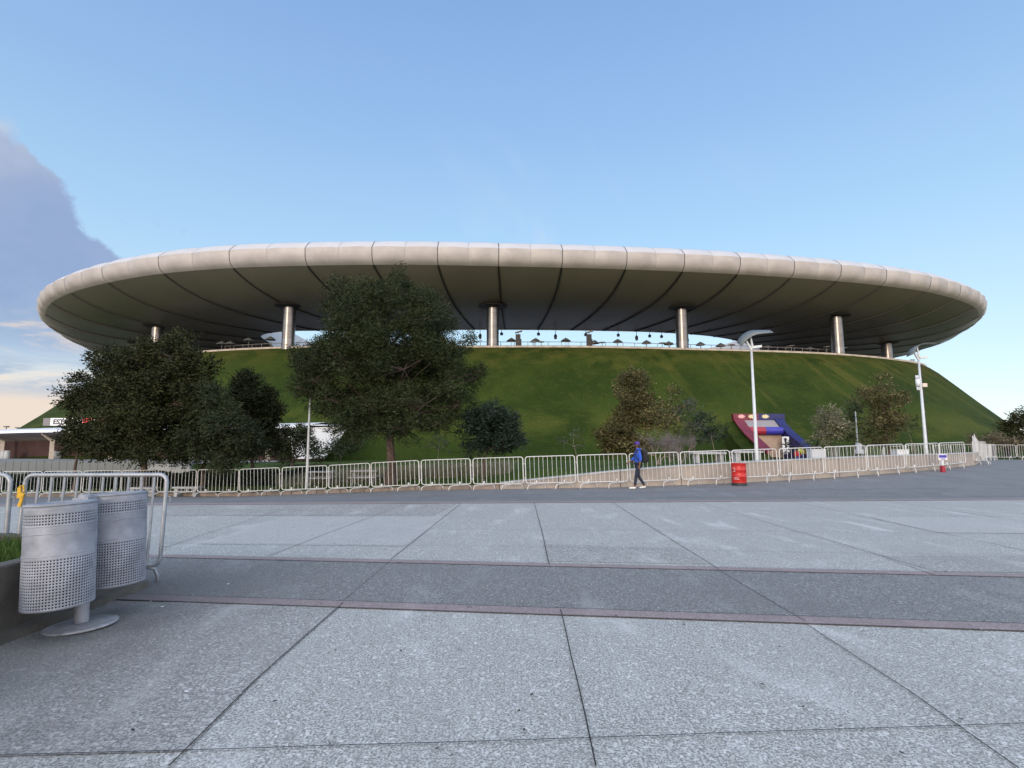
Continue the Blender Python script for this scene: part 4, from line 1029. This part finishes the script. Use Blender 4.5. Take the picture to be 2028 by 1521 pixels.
q = P(335, 915, 36.5); o = b.build('low_wall', 'cope'); o.location = (q.x, 36.5, ground(q.x, 36.5)); tag(o, 'low pale grey wall panel between the left tree trunks', 'wall')

# ------------------------------------------------------------------ trees
def tree(name, label, px_base, Y, lumps, leaf, bark, trunk_r, lsize=.12, dens=1.0, asp=.55, needle=False, cat='tree', fork=None, trunk_top=None, sub=.36, droop=0.0, base_z=None, gap=.0, grp=None):
    bx = (px_base - CX) / 1063 * Y; bz = ground(bx, Y) - .03 if base_z is None else base_z
    root = empty(name, (bx, Y, bz), 0, label, cat, grp); O = np.array([bx, Y, bz])
    Ls = []
    xs = [l[0] for l in lumps]; wid = (max(xs) - min(xs)) / 2 * Y / 1063
    for l in lumps:
        cx_, cy_, rx, ry = l[:4]; k = Y / 1063
        off = (l[0] - (max(xs) + min(xs)) / 2) * k
        dd = math.sqrt(max(.15, 1 - min(1, (off / (wid + .1)) ** 2))) * wid
        reps = 3 if dd > 1.2 and rx * k > .7 else (2 if dd > .5 else 1)
        for r_ in range(reps):
            dy = rng.uniform(-.75, .75) * dd if reps < 3 else (-.6 + .6 * r_) * dd + rng.normal(0, .1)
            c = P(cx_, cy_, Y); c = Vector((c.x * (Y + dy) / Y, Y + dy, CAMZ + (c.z - CAMZ) * (Y + dy) / Y))
            Ls.append((np.array(c), np.array([rx * k, (rx + ry) / 2 * k, ry * k]), abs(dy) > .3))
    # trunk and limbs
    cen = np.mean([c for c, _, _ in Ls], axis=0); zlo = min(c[2] - r[2] * .6 for c, r, _ in Ls); zhi = max(c[2] for c, r, _ in Ls)
    tt = bz + (zhi - bz) * .8 if trunk_top is None else trunk_top
    b = MB(); wob = lambda a: rng.normal(0, min(a, trunk_r * .3))
    tp = [np.array([bx, Y, bz])]; n = 8
    for k in range(1, n + 1):
        t = k / n; tp.append(np.array([bx + (cen[0] - bx) * t ** 1.5 + wob(.05), Y + wob(.05), bz + (tt - bz) * t]))
    rs = [trunk_r * (1.35 if k == 0 else 1) * (1 - .85 * (k / n)) for k in range(n + 1)]
    b.tube([Vector(p - O) for p in tp], rs, 8)
    subs = []; 
    for c, r, far in Ls:
        # limb
        zt_ = max(zlo - .2 * (zhi - zlo), c[2] - r[2] - .45 * np.hypot(c[0] - bx, c[1] - Y)); zt_ = min(max(zt_, zlo + .02 * (zhi - zlo)), tt)
        t = (zt_ - bz) / (tt - bz); i0 = min(n - 1, int(t * n)); fr = t * n - i0; s0 = tp[i0] * (1 - fr) + tp[i0 + 1] * fr
        mid = (s0 + c) / 2 + np.array([wob(.1), wob(.1), .08 * np.linalg.norm(c - s0)])
        r0 = max(.012, trunk_r * (1 - .8 * t) * .42)
        b.tube([Vector(s0 - O), Vector(mid - O), Vector(c - O)], [r0, r0 * .6, r0 * .3], 5)
        ns = max(4, int(7 * dens))
        for k in range(ns):
            u = rng.normal(size=3); u /= np.linalg.norm(u); rad = rng.random() ** .45 * .86
            sc_ = c + u * r * rad; subs.append((sc_, r * sub * rng.uniform(.7, 1.25), c, u))
            b.tube([Vector(c - O), Vector((c + sc_) / 2 - O + np.array([0, 0, .03])), Vector(sc_ - O)], [r0 * .3, r0 * .2, .006], 4, False)
    b.build('trunk', bark, root)
    # sprigs of leaves
    tot = 0; VS = []; TN = []
    for sc_, r, c, u in subs:
        area = 4 * r[0] * r[2]; nsp = max(5, int(area / (lsize ** 2) * 1.25 * dens)); tone0 = rng.uniform(-.22, .22)
        for k in range(nsp):
            if rng.random() < gap: continue
            w_ = rng.normal(size=3); w_ /= np.linalg.norm(w_); o0 = sc_ + w_ * r * rng.random() ** .5
            dr = u * .8 + w_ * .7 + rng.normal(0, .35, 3) + np.array([0, 0, .25 - droop]); dr /= np.linalg.norm(dr)
            nl = 6 if not needle else 9; ln = lsize * rng.uniform(2.0, 3.6)
            t = np.linspace(.1, 1, nl)[:, None]; pts = o0 + dr * t * ln + np.array([0, 0, -droop * .3]) * t ** 2 * ln
            side = np.cross(dr, [0, 0, 1.0]); side /= (np.linalg.norm(side) + 1e-6)
            s1 = np.where(np.arange(nl) % 2 == 0, 1, -1)[:, None]
            ld = dr * .6 + side * s1 * .8 + rng.normal(0, .35, (nl, 3)); ld /= np.linalg.norm(ld, axis=1)[:, None]
            wd = np.cross(ld, rng.normal(size=(nl, 3))); wd /= np.linalg.norm(wd, axis=1)[:, None]
            ls = lsize * rng.uniform(.7, 1.2, (nl, 1)); hw = ls * asp * .5
            VS.append(np.stack([pts, pts + ld * ls * .5 + wd * hw, pts + ld * ls, pts + ld * ls * .5 - wd * hw], 1)); TN.append(np.clip(rng.random(nl) * .7 + .15 + tone0, 0, 1))
    V = np.concatenate(VS); T = np.concatenate(TN)
    quadmesh('crown', V - O, T, leaf, root)
    return root

tree('oak_tree', 'broad dark tree at the left with a short thick trunk, tallest of the left group', 298, 27, [(335, 705, 45, 34), (368, 682, 22, 20), (352, 668, 12, 10), (270, 712, 48, 30), (232, 738, 42, 34), (385, 735, 36, 42), (300, 772, 70, 50), (392, 790, 34, 45), (238, 785, 40, 28), (300, 842, 80, 42), (215, 862, 50, 38), (392, 850, 40, 45), (300, 892, 50, 22), (190, 712, 14, 9), (345, 800, 50, 40)], 'lf_oak', 'bark', .17, .14, 1.25)
tree('oak_tree', 'dark tree with a lobed outline at the far left of the group, over the sign', 165, 29.5, [(130, 785, 12, 17), (165, 757, 22, 16), (172, 792, 30, 26), (150, 856, 28, 24), (190, 872, 46, 24), (150, 885, 28, 18), (152, 812, 12, 10), (225, 880, 30, 20)], 'lf_oak', 'bark', .09, .14, 1.2)
tree('pine_tree', 'feathery blue-green conifer with drooping sprays in the left group', 412, 26.4, [(418, 795, 32, 28), (395, 835, 42, 32), (445, 850, 52, 32), (380, 878, 40, 24), (435, 900, 58, 20), (482, 872, 36, 22), (410, 770, 14, 12), (360, 900, 22, 12), (505, 890, 22, 14), (460, 820, 25, 18)], 'lf_pine', 'bark', .11, .16, 1.3, .30, True, droop=.5)
tree('oak_tree', 'dark rounded tree right of the feathery conifer', 507, 33, [(490, 762, 28, 24), (500, 798, 42, 38), (525, 838, 40, 42), (485, 860, 34, 34), (540, 815, 16, 20), (520, 880, 34, 20), (545, 868, 20, 20)], 'lf_oak', 'bark', .13, .14, 1.5)
tree('small_tree', 'low dark tree in front of the white canopy wing beside the grey pole', 585, 42, [(582, 868, 24, 26), (560, 888, 24, 18), (612, 886, 20, 22), (600, 858, 18, 14), (628, 898, 14, 16), (570, 905, 24, 10)], 'lf_olive', 'bark', .10, .16, 1.0)
tree('cedar_tree', 'largest tree, broad grey-green crown rising over the roof edge left of centre', 779, 26, [(785, 548, 14, 16), (782, 585, 42, 26), (715, 590, 42, 30), (668, 562, 14, 8), (680, 575, 28, 20), (835, 595, 38, 28), (730, 625, 66, 34), (842, 632, 52, 34), (662, 622, 26, 30), (885, 645, 26, 24), (700, 662, 52, 26), (822, 668, 56, 28), (660, 700, 44, 24), (875, 702, 44, 26), (765, 672, 78, 30), (745, 700, 66, 22), (850, 700, 46, 20), (645, 690, 36, 16), (905, 690, 28, 10), (612, 728, 34, 26), (685, 722, 66, 34), (800, 732, 84, 42), (895, 752, 44, 34), (938, 750, 20, 16), (645, 790, 48, 34), (730, 802, 76, 42), (840, 802, 76, 38), (908, 800, 28, 24), (700, 850, 48, 18), (795, 850, 66, 18), (868, 838, 36, 16), (596, 768, 22, 20), (622, 755, 30, 24), (930, 672, 12, 6), (590, 700, 12, 10), (950, 735, 10, 8)], 'lf_big', 'bark', .24, .125, 1.3, .34, sub=.38)
tree('round_tree', 'compact round dark blue-green tree right of the largest tree', 958, 25, [(972, 812, 20, 16), (948, 838, 28, 24), (1000, 842, 28, 28), (928, 862, 20, 14), (980, 872, 42, 22), (1030, 862, 14, 18), (950, 888, 26, 11), (965, 845, 34, 28), (1005, 880, 25, 16)], 'lf_dark', 'bark', .08, .12, 1.35)
tree('sapling', 'thin sapling with sparse grey leaves right of the largest trunk', 868, 34, [(870, 872, 16, 13), (858, 885, 10, 10), (882, 885, 10, 10)], 'lf_grey', 'palebark', .03, .11, .7, gap=.4)
tree('small_tree', 'low dark shrubby tree left of the largest trunk', 680, 41, [(672, 885, 30, 15), (705, 880, 22, 12), (650, 892, 16, 9)], 'lf_olive', 'bark', .06, .15, 1.0)
tree('sapling', 'bare-looking sapling on the lawn left of the walking man', 1142, 31, [(1135, 862, 18, 12), (1120, 878, 12, 9), (1150, 880, 10, 8)], 'lf_grey', 'palebark', .03, .10, .55, gap=.55)
tree('leafy_tree', 'tall brownish leafy tree directly behind the walking man', 1252, 31, [(1256, 742, 22, 15), (1238, 765, 20, 18), (1272, 765, 20, 22), (1252, 800, 30, 26), (1272, 832, 34, 22), (1235, 838, 26, 22), (1218, 862, 34, 20), (1185, 862, 8, 7), (1255, 882, 46, 16), (1210, 885, 22, 12), (1285, 800, 14, 16)], 'lf_brown', 'bark', .10, .13, 1.15)
tree('leafy_tree', 'brown-leaved young tree right of the tall one behind the walking man', 1322, 33, [(1330, 785, 15, 18), (1312, 810, 20, 18), (1345, 808, 16, 16), (1325, 835, 26, 20), (1300, 825, 14, 12)], 'lf_brown', 'palebark', .05, .13, .8, gap=.15)
tree('small_tree', 'grey-green loose tree in the cluster left of the red drum', 1372, 34, [(1368, 812, 24, 16), (1385, 838, 28, 16), (1350, 835, 20, 18), (1375, 862, 34, 18), (1350, 880, 20, 12)], 'lf_grey', 'bark', .07, .13, .8, gap=.15)
tree('small_tree', 'small flat-topped dark tree on a thin trunk left of the tunnel entrance', 1411, 30, [(1412, 860, 20, 8), (1398, 834, 22, 7), (1425, 855, 11, 6), (1390, 850, 20, 8)], 'lf_dark', 'palebark', .025, .12, 1.2)
tree('pale_bush_tree', 'small tree with pale silvery leaf tips left of the thin far lamp pole', 1640, 36, [(1642, 820, 20, 15), (1622, 840, 16, 12), (1646, 850, 30, 20), (1636, 870, 26, 12), (1660, 838, 12, 12)], 'lf_pale', 'bark', .06, .13, 1.1)
tree('small_tree', 'dark green tree behind the thin far lamp pole', 1686, 42, [(1684, 800, 16, 12), (1678, 835, 20, 26), (1690, 862, 22, 20), (1700, 820, 10, 14)], 'lf_olive', 'bark', .08, .15, 1.0)
tree('leafy_tree', 'large loose brown-green tree left of the right street lamp', 1750, 37, [(1745, 758, 18, 14), (1732, 788, 32, 20), (1762, 808, 32, 24), (1745, 842, 42, 24), (1790, 788, 10, 8), (1742, 868, 34, 12), (1712, 775, 12, 8), (1778, 830, 16, 14)], 'lf_brown', 'bark', .09, .14, .9, gap=.15)
tree('small_tree', 'small thin-trunked tree just left of the right street lamp base', 1800, 38, [(1800, 835, 18, 9), (1790, 852, 16, 9), (1812, 848, 10, 7)], 'lf_olive', 'palebark', .03, .13, .9, gap=.1)
tree('far_tree', 'dark tree at the right edge beyond the barriers', 2022, 60, [(2012, 835, 14, 14), (2030, 828, 20, 14), (2005, 858, 20, 14), (2040, 850, 30, 24), (1990, 845, 9, 6), (2015, 872, 26, 12)], 'lf_oak', 'bark', .16, .24, 1.0)
for i, (px, py, rx, ry, lab) in enumerate([(1940, 872, 20, 8, 'brown scrubby bush at the foot of the hill, leftmost of three'), (1975, 868, 18, 9, 'brown scrubby bush at the foot of the hill, middle of three'), (2008, 876, 18, 8, 'brown scrubby bush below the dark tree at the right edge')]):
    tree('scrub_bush', lab, px, 54, [(px, py, rx, ry), (px - 8, py + 5, rx * .7, ry * .7), (px + 10, py + 4, rx * .7, ry * .7)], 'lf_scrub', 'palebark', .04, .2, 1.0, cat='bush', trunk_top=.8)
for i, (px, py, rx) in enumerate([(1562, 884, 9), (1598, 883, 8), (1614, 884, 8)]):
    tree('small_bush', 'tiny %s bush beside the tunnel entrance' % ['dark', 'yellowish', 'dark rightmost'][i], px, 47, [(px, py, rx, 6)], ['lf_dark', 'lf_pale', 'lf_dark'][i], 'bark', .02, .14, 1.0, cat='bush')
# bare twiggy bush
def twiggy(px_base, Y, cx_, cy_, rx, ry, label):
    k = Y / 1063; bx = (px_base - CX) * k; bz = ground(bx, Y); root = empty('bare_bush', (bx, Y, bz), 0, label, 'bush'); b = MB(); t_ = MB(); O = Vector((bx, Y, bz)); C_ = P(cx_, cy_, Y)
    def grow(p, d, l, r, lev):
        n = 3; pts = [p]
        for _ in range(n): d = (d + Vector(rng.normal(0, .16, 3))).normalized(); pts.append(pts[-1] + d * l / n)
        (b if lev < 2 else t_).tube([q - O for q in pts], [r * (1 - .45 * i / n) for i in range(n + 1)], 4 if lev < 2 else 3, False)
        if lev >= 5: return
        for _ in range(4 if lev in (0, 1) else 3):
            s_ = pts[random.choice([1, 2, 3] if lev else [3, 3, 2])]; nd = (d + Vector(rng.normal(0, .62, 3)) + Vector((0, 0, -.06 * lev))).normalized()
            q = s_ + nd * l * .5
            if ((q.x - C_.x) / (rx * k)) ** 2 + ((q.z - C_.z) / (ry * k)) ** 2 > 1.25 and lev > 1: nd = (C_ - s_).normalized() * .5 + nd * .5
            grow(s_, nd.normalized(), l * .74, r * .58, lev + 1)
    for sx0 in (-1, 0, 1): grow(O + Vector((sx0 * .03, 0, -.02)), Vector((sx0 * .42 + .08, rng.normal(0, .2), 1)).normalized(), ry * k * .95, .035, 0)
    b.build('stem', 'palebark', root); t_.build('twigs', 'twig', root)
twiggy(1298, 25, 1308, 848, 52, 30, 'leafless grey twiggy bush just right of the walking man')
for px, Y, lab in ((1255 + 90, 27, 'second leafless grey bush behind the first, under the loose green tree'),): twiggy(px, Y, 1345, 850, 34, 26, lab)

# far thin masts at the horizon
for i, (px, pyt, Y) in enumerate(((43, 847, 190), (1976, 846, 190), (1983, 850, 190), (22, 845, 150))):
    x = (px - CX) / 1063 * Y; z = P(px, pyt, Y).z; b = MB(); b.tube([(0, 0, -1.7), (0, 0, z)], .12, 5); b.box((0, 0, z), (.9, .9, .35))
    o = b.build('mast', 'greyp'); o.location = (x, Y, 0); tag(o, ['thin far mast left of the hill, above the canopy roof', 'thin far mast behind the right foot of the hill', 'second thin far mast behind the right foot of the hill', 'leftmost tiny far mast above the canopy roof'][i], 'mast')

# ------------------------------------------------------------------ people
def skin(name, chains, m, parent, sub=2, smoothrad=True):
    """chains: list of point lists [(x,y,z,rx,ry?)...]; first chain is the root; others start by joining the nearest vertex"""
    verts = []; edges = []; rad = []
    for ch in chains:
        prev = None
        for i, p in enumerate(ch):
            co = Vector(p[:3]); idx = None
            for j, q in enumerate(verts):
                if (q - co).length < 1e-4: idx = j
            if idx is None: verts.append(co); rad.append((p[3], p[4] if len(p) > 4 else p[3])); idx = len(verts) - 1
            if prev is not None and prev != idx: edges.append((prev, idx))
            prev = idx
    me = bpy.data.meshes.new(name); me.from_pydata([tuple(v) for v in verts], edges, []); me.update()
    o = link(name, me, m, parent); md = o.modifiers.new('Skin', 'SKIN'); md.use_smooth_shade = True; md.branch_smoothing = .4
    if me.skin_vertices:
        for i, sv in enumerate(me.skin_vertices[0].data): sv.radius = rad[i]; sv.use_root = (i == 0); sv.use_loose = False
    s2 = o.modifiers.new('Sub', 'SUBSURF'); s2.levels = sub; s2.render_levels = sub
    return o
def cmat(name, c, r=.8): 
    if name not in M: M[name] = mat(name, c, r, 0, .15, 14)
    return name
SK = cmat('skin', (.17, .085, .055), .55)
def walker(loc, rz, scale, label, top, trousers, shoes, hat, hair, walk=1.0, detail=True):
    pr = empty('person', loc, rz, label, 'person'); pr.scale = (scale,) * 3; w_ = walk
    hips = (0, 0, .95)
    def leg(s_, hipf, knee, ank, toe):
        return dict(hip=(.0, s_ * .09, .90), knee=(knee[0], s_ * .09, knee[1]), ank=(ank[0], s_ * .085, ank[1]), toe=(toe[0], s_ * .10, toe[1]))
    LF = leg(1, 0, (.10 * w_, .50), (.16 * w_, .09), (.34 * w_ + .02 * 0, .035)); LB = leg(-1, 0, (-.02 * w_, .50), (-.26 * w_, .11), (-.09 * w_, .04))
    AN = dict(sh=(-.01, .19, 1.42), el=(-.05 * w_, .235, 1.14), wr=(-.02 * w_ + .01, .235, .90)); AF = dict(sh=(-.01, -.19, 1.42), el=(.07 * w_, -.235, 1.16), wr=(.27 * w_, -.22, 1.02))
    ch = [[(*hips, .10, .12), (0, 0, 1.12, .09, .115), (-.01, 0, 1.32, .10, .13), (0, 0, 1.44, .065, .09), (.01, 0, 1.50, .05, .052), (.02, 0, 1.56, .06), (.025, 0, 1.63, .083, .072), (.015, 0, 1.70, .078, .068), (.01, 0, 1.745, .04, .04)]]
    for D in (LF, LB): ch.append([(*hips, .10, .12), (*D['hip'], .085), (*D['knee'], .055), (*D['ank'], .038), ((D['ank'][0] + D['toe'][0]) / 2, D['ank'][1], D['toe'][2] + .02, .036, .03), (*D['toe'], .028, .02)])
    for D in (AN, AF):
        ch.append([(-.01, 0, 1.32, .10, .13), (*D['sh'], .055), (*D['el'], .04), (*D['wr'], .026)])
        wv = Vector(D['wr']); dr = (wv - Vector(D['el'])).normalized(); pm = wv + dr * .08; sd_ = math.copysign(1, D['wr'][1])
        ch.append([(*D['wr'], .026), (*pm, .018, .032)])
        fr = Vector((1, 0, 0)) - dr * dr.x; fr.normalize()
        for k in range(4):
            root_ = pm + fr * (.024 - .016 * k); tip = root_ + dr * (.05 - .006 * abs(k - 1.3)) ; cur = tip + dr * .022 + Vector((0, -sd_ * .018, 0))
            ch.append([(*pm, .018, .032), (*root_, .009), (*tip, .0085), (*cur, .0075)])
        th = wv + dr * .03 + fr * .03; ch.append([(*D['wr'], .026), (*th, .011), (*(th + dr * .035 + fr * .012), .009)])
    body = skin('body', ch, SK, pr, 1)
    # face: nose, eyes, ears as small shapes joined into one head detail mesh
    b = MB(); b.prism([Vector((.098, -.012, 1.625)), Vector((.098, .012, 1.625)), Vector((.090, .0, 1.672))], (.022, 0, -.01)); b.lathe([(.0, -.03), (.014, -.02), (.016, .012), (0, .028)], (.02, .078, 1.655), 8); b.lathe([(.0, -.03), (.014, -.02), (.016, .012), (0, .028)], (.02, -.078, 1.655), 8); b.build('face', SK, pr)
    b = MB()
    for s_ in (-1, 1): b.lathe([(0, -.008), (.009, 0), (0, .008)], (.098, s_ * .030, 1.672), 8)
    b.build('eyes', 'ink', pr)
    if hair:
        b = MB(); b.lathe([(0, 1.555), (.05, 1.565), (.078, 1.60), (.082, 1.632), (.070, 1.64)], (.035, 0, 0), 16, 1.0, .88); b.build('beard', 'ink', pr, True)
        b = MB(); b.lathe([(.06, 1.60), (.082, 1.63), (.088, 1.68), (.07, 1.70)], (-.012, 0, 0), 16, 1, .92); b.build('hair', 'ink', pr, True)
    if hat:
        b = MB(); b.lathe([(.097, 1.685), (.100, 1.71), (.094, 1.75), (.07, 1.785), (.03, 1.80), (0, 1.803)], (.008, 0, 0), 20, 1.05, .90)
        v = []
        for k in range(9):
            a = R(-60 + 15 * k); v.append(Vector((.008 + .095 * math.cos(a), .088 * math.sin(a), 1.70))); v.append(Vector((.05 + .135 * math.cos(a) ** .8 if math.cos(a) > 0 else .05, .085 * math.sin(a), 1.688)))
        b.add(v, [(2 * k, 2 * k + 1, 2 * k + 3, 2 * k + 2) for k in range(8)]); b.build('cap', hat, pr, True)
    # clothing
    ct = [[(0, 0, .93, .14, .165), (0, 0, 1.10, .14, .165), (-.01, 0, 1.30, .15, .175), (-.005, 0, 1.41, .09, .12), (.0, 0, 1.475, .062, .07)]]
    for D in (AN, AF):
        e = Vector(D['el']); wv = Vector(D['wr']); q = e + (wv - e) * (.45 if D is AN else .7)
        ct.append([(-.01, 0, 1.30, .13, .165), (*D['sh'], .080), (*D['el'], .066), (*q, .056)])
    skin('jacket', ct, top, pr, 2)
    ctr = [[(0, 0, .97, .115, .145)]]
    for D in (LF, LB): 
        k_ = Vector(D['knee']); a_ = Vector(D['ank']); q = k_ + (a_ - k_) * .93
        ctr.append([(0, 0, .97, .115, .145), (*D['hip'], .095), (*((Vector(D['hip']) + k_) / 2), .085), (*D['knee'], .066), (*q, .056)])
    skin('trousers', ctr, trousers, pr, 2)
    for D in (LF, LB):
        a_ = Vector(D['ank']); t_ = Vector(D['toe'])
        skin('shoe', [[(a_.x - .04, a_.y, a_.z - .03, .045, .04), (a_.x + .03, a_.y, a_.z - .04, .05, .045), (t_.x - .02, t_.y, .045, .046, .035), (t_.x + .05, t_.y, .038, .036, .026)]], shoes, pr, 2)
    return pr
mx = (1260 - CX) / 1066 * 19.7
man = walker((mx, 19.7, ground(mx, 19.7)), R(180), .945, 'man walking left in blue hooded jacket, purple cap and white shoes, black backpack on',
             cmat('jacket_blue', (.02, .09, .48)), cmat('jeans', (.012, .020, .040)), cmat('white_shoes', (.72, .72, .70)), cmat('cap_purple', (.07, .03, .24)), True)
# hood at the neck
b = MB(); b.lathe([(.05, 1.44), (.095, 1.455), (.105, 1.50), (.085, 1.54), (.06, 1.53)], (-.035, 0, 0), 18, 1, 1.1); b.build('hood', 'jacket_blue', man, True)
# backpack: its own thing
bp = empty('backpack', (mx, 19.7, ground(mx, 19.7)), R(180), 'black backpack on the walking man\'s back', 'backpack'); bp.scale = (.945,) * 3
cmat('pack_black', (.010, .010, .012))
b = MB(); b.box((-.255, 0, 1.22), (.21, .30, .46)); o = b.build('pack', 'pack_black', bp, True); s2 = o.modifiers.new('b', 'BEVEL'); s2.width = .07; s2.segments = 4
b = MB(); b.box((-.37, 0, 1.13), (.07, .22, .24)); o = b.build('pocket', 'pack_black', bp, True); s2 = o.modifiers.new('b', 'BEVEL'); s2.width = .025; s2.segments = 3
for s_ in (-1, 1):
    b = MB(); b.tube([(-.17, s_ * .12, 1.42), (-.05, s_ * .125, 1.485), (.07, s_ * .13, 1.43), (.135, s_ * .145, 1.32), (.09, s_ * .165, 1.17), (-.03, s_ * .17, 1.06), (-.17, s_ * .13, 1.02)], .018, 6); b.build('strap', 'pack_black', bp, True)
x = (1577 - CX) / 1063 * 45.5
walker((x, 45.5, ground(x, 45.5) - .2), R(-100), .95, 'worker in a yellow safety vest by the tunnel entrance', cmat('vest_yellow', (.50, .55, .08)), cmat('work_blue', (.03, .06, .22)), cmat('dark_shoes', (.02, .02, .02)), cmat('cap_dark', (.03, .03, .04)), False, .35)
x = (1571 - CX) / 1063 * 44.6
walker((x, 44.6, ground(x, 44.6) - .35), R(60), .9, 'person in red beside the worker in the yellow vest', cmat('shirt_red', (.45, .03, .03)), cmat('work_blue', (.03, .06, .22)), 'dark_shoes', 'cap_dark', False, .25)
for i, (px, Y, t, lab) in enumerate(((1953, 58, 'shirt_grey', 'distant person in dark clothes beyond the far barriers, leftmost of three'), (1978, 58, 'shirt_dark', 'distant person in black beyond the far barriers, middle of three'), (1983.5, 57, 'shirt_brown', 'distant person in brown beyond the far barriers, rightmost of three'))):
    cmat('shirt_grey', (.05, .05, .06)); cmat('shirt_dark', (.015, .015, .02)); cmat('shirt_brown', (.05, .035, .03)); x = (px - CX) / 1063 * Y
    walker((x, Y, .18), R(90 + 50 * i), .95, lab, t, 'shirt_dark', 'dark_shoes', None, True, .2)
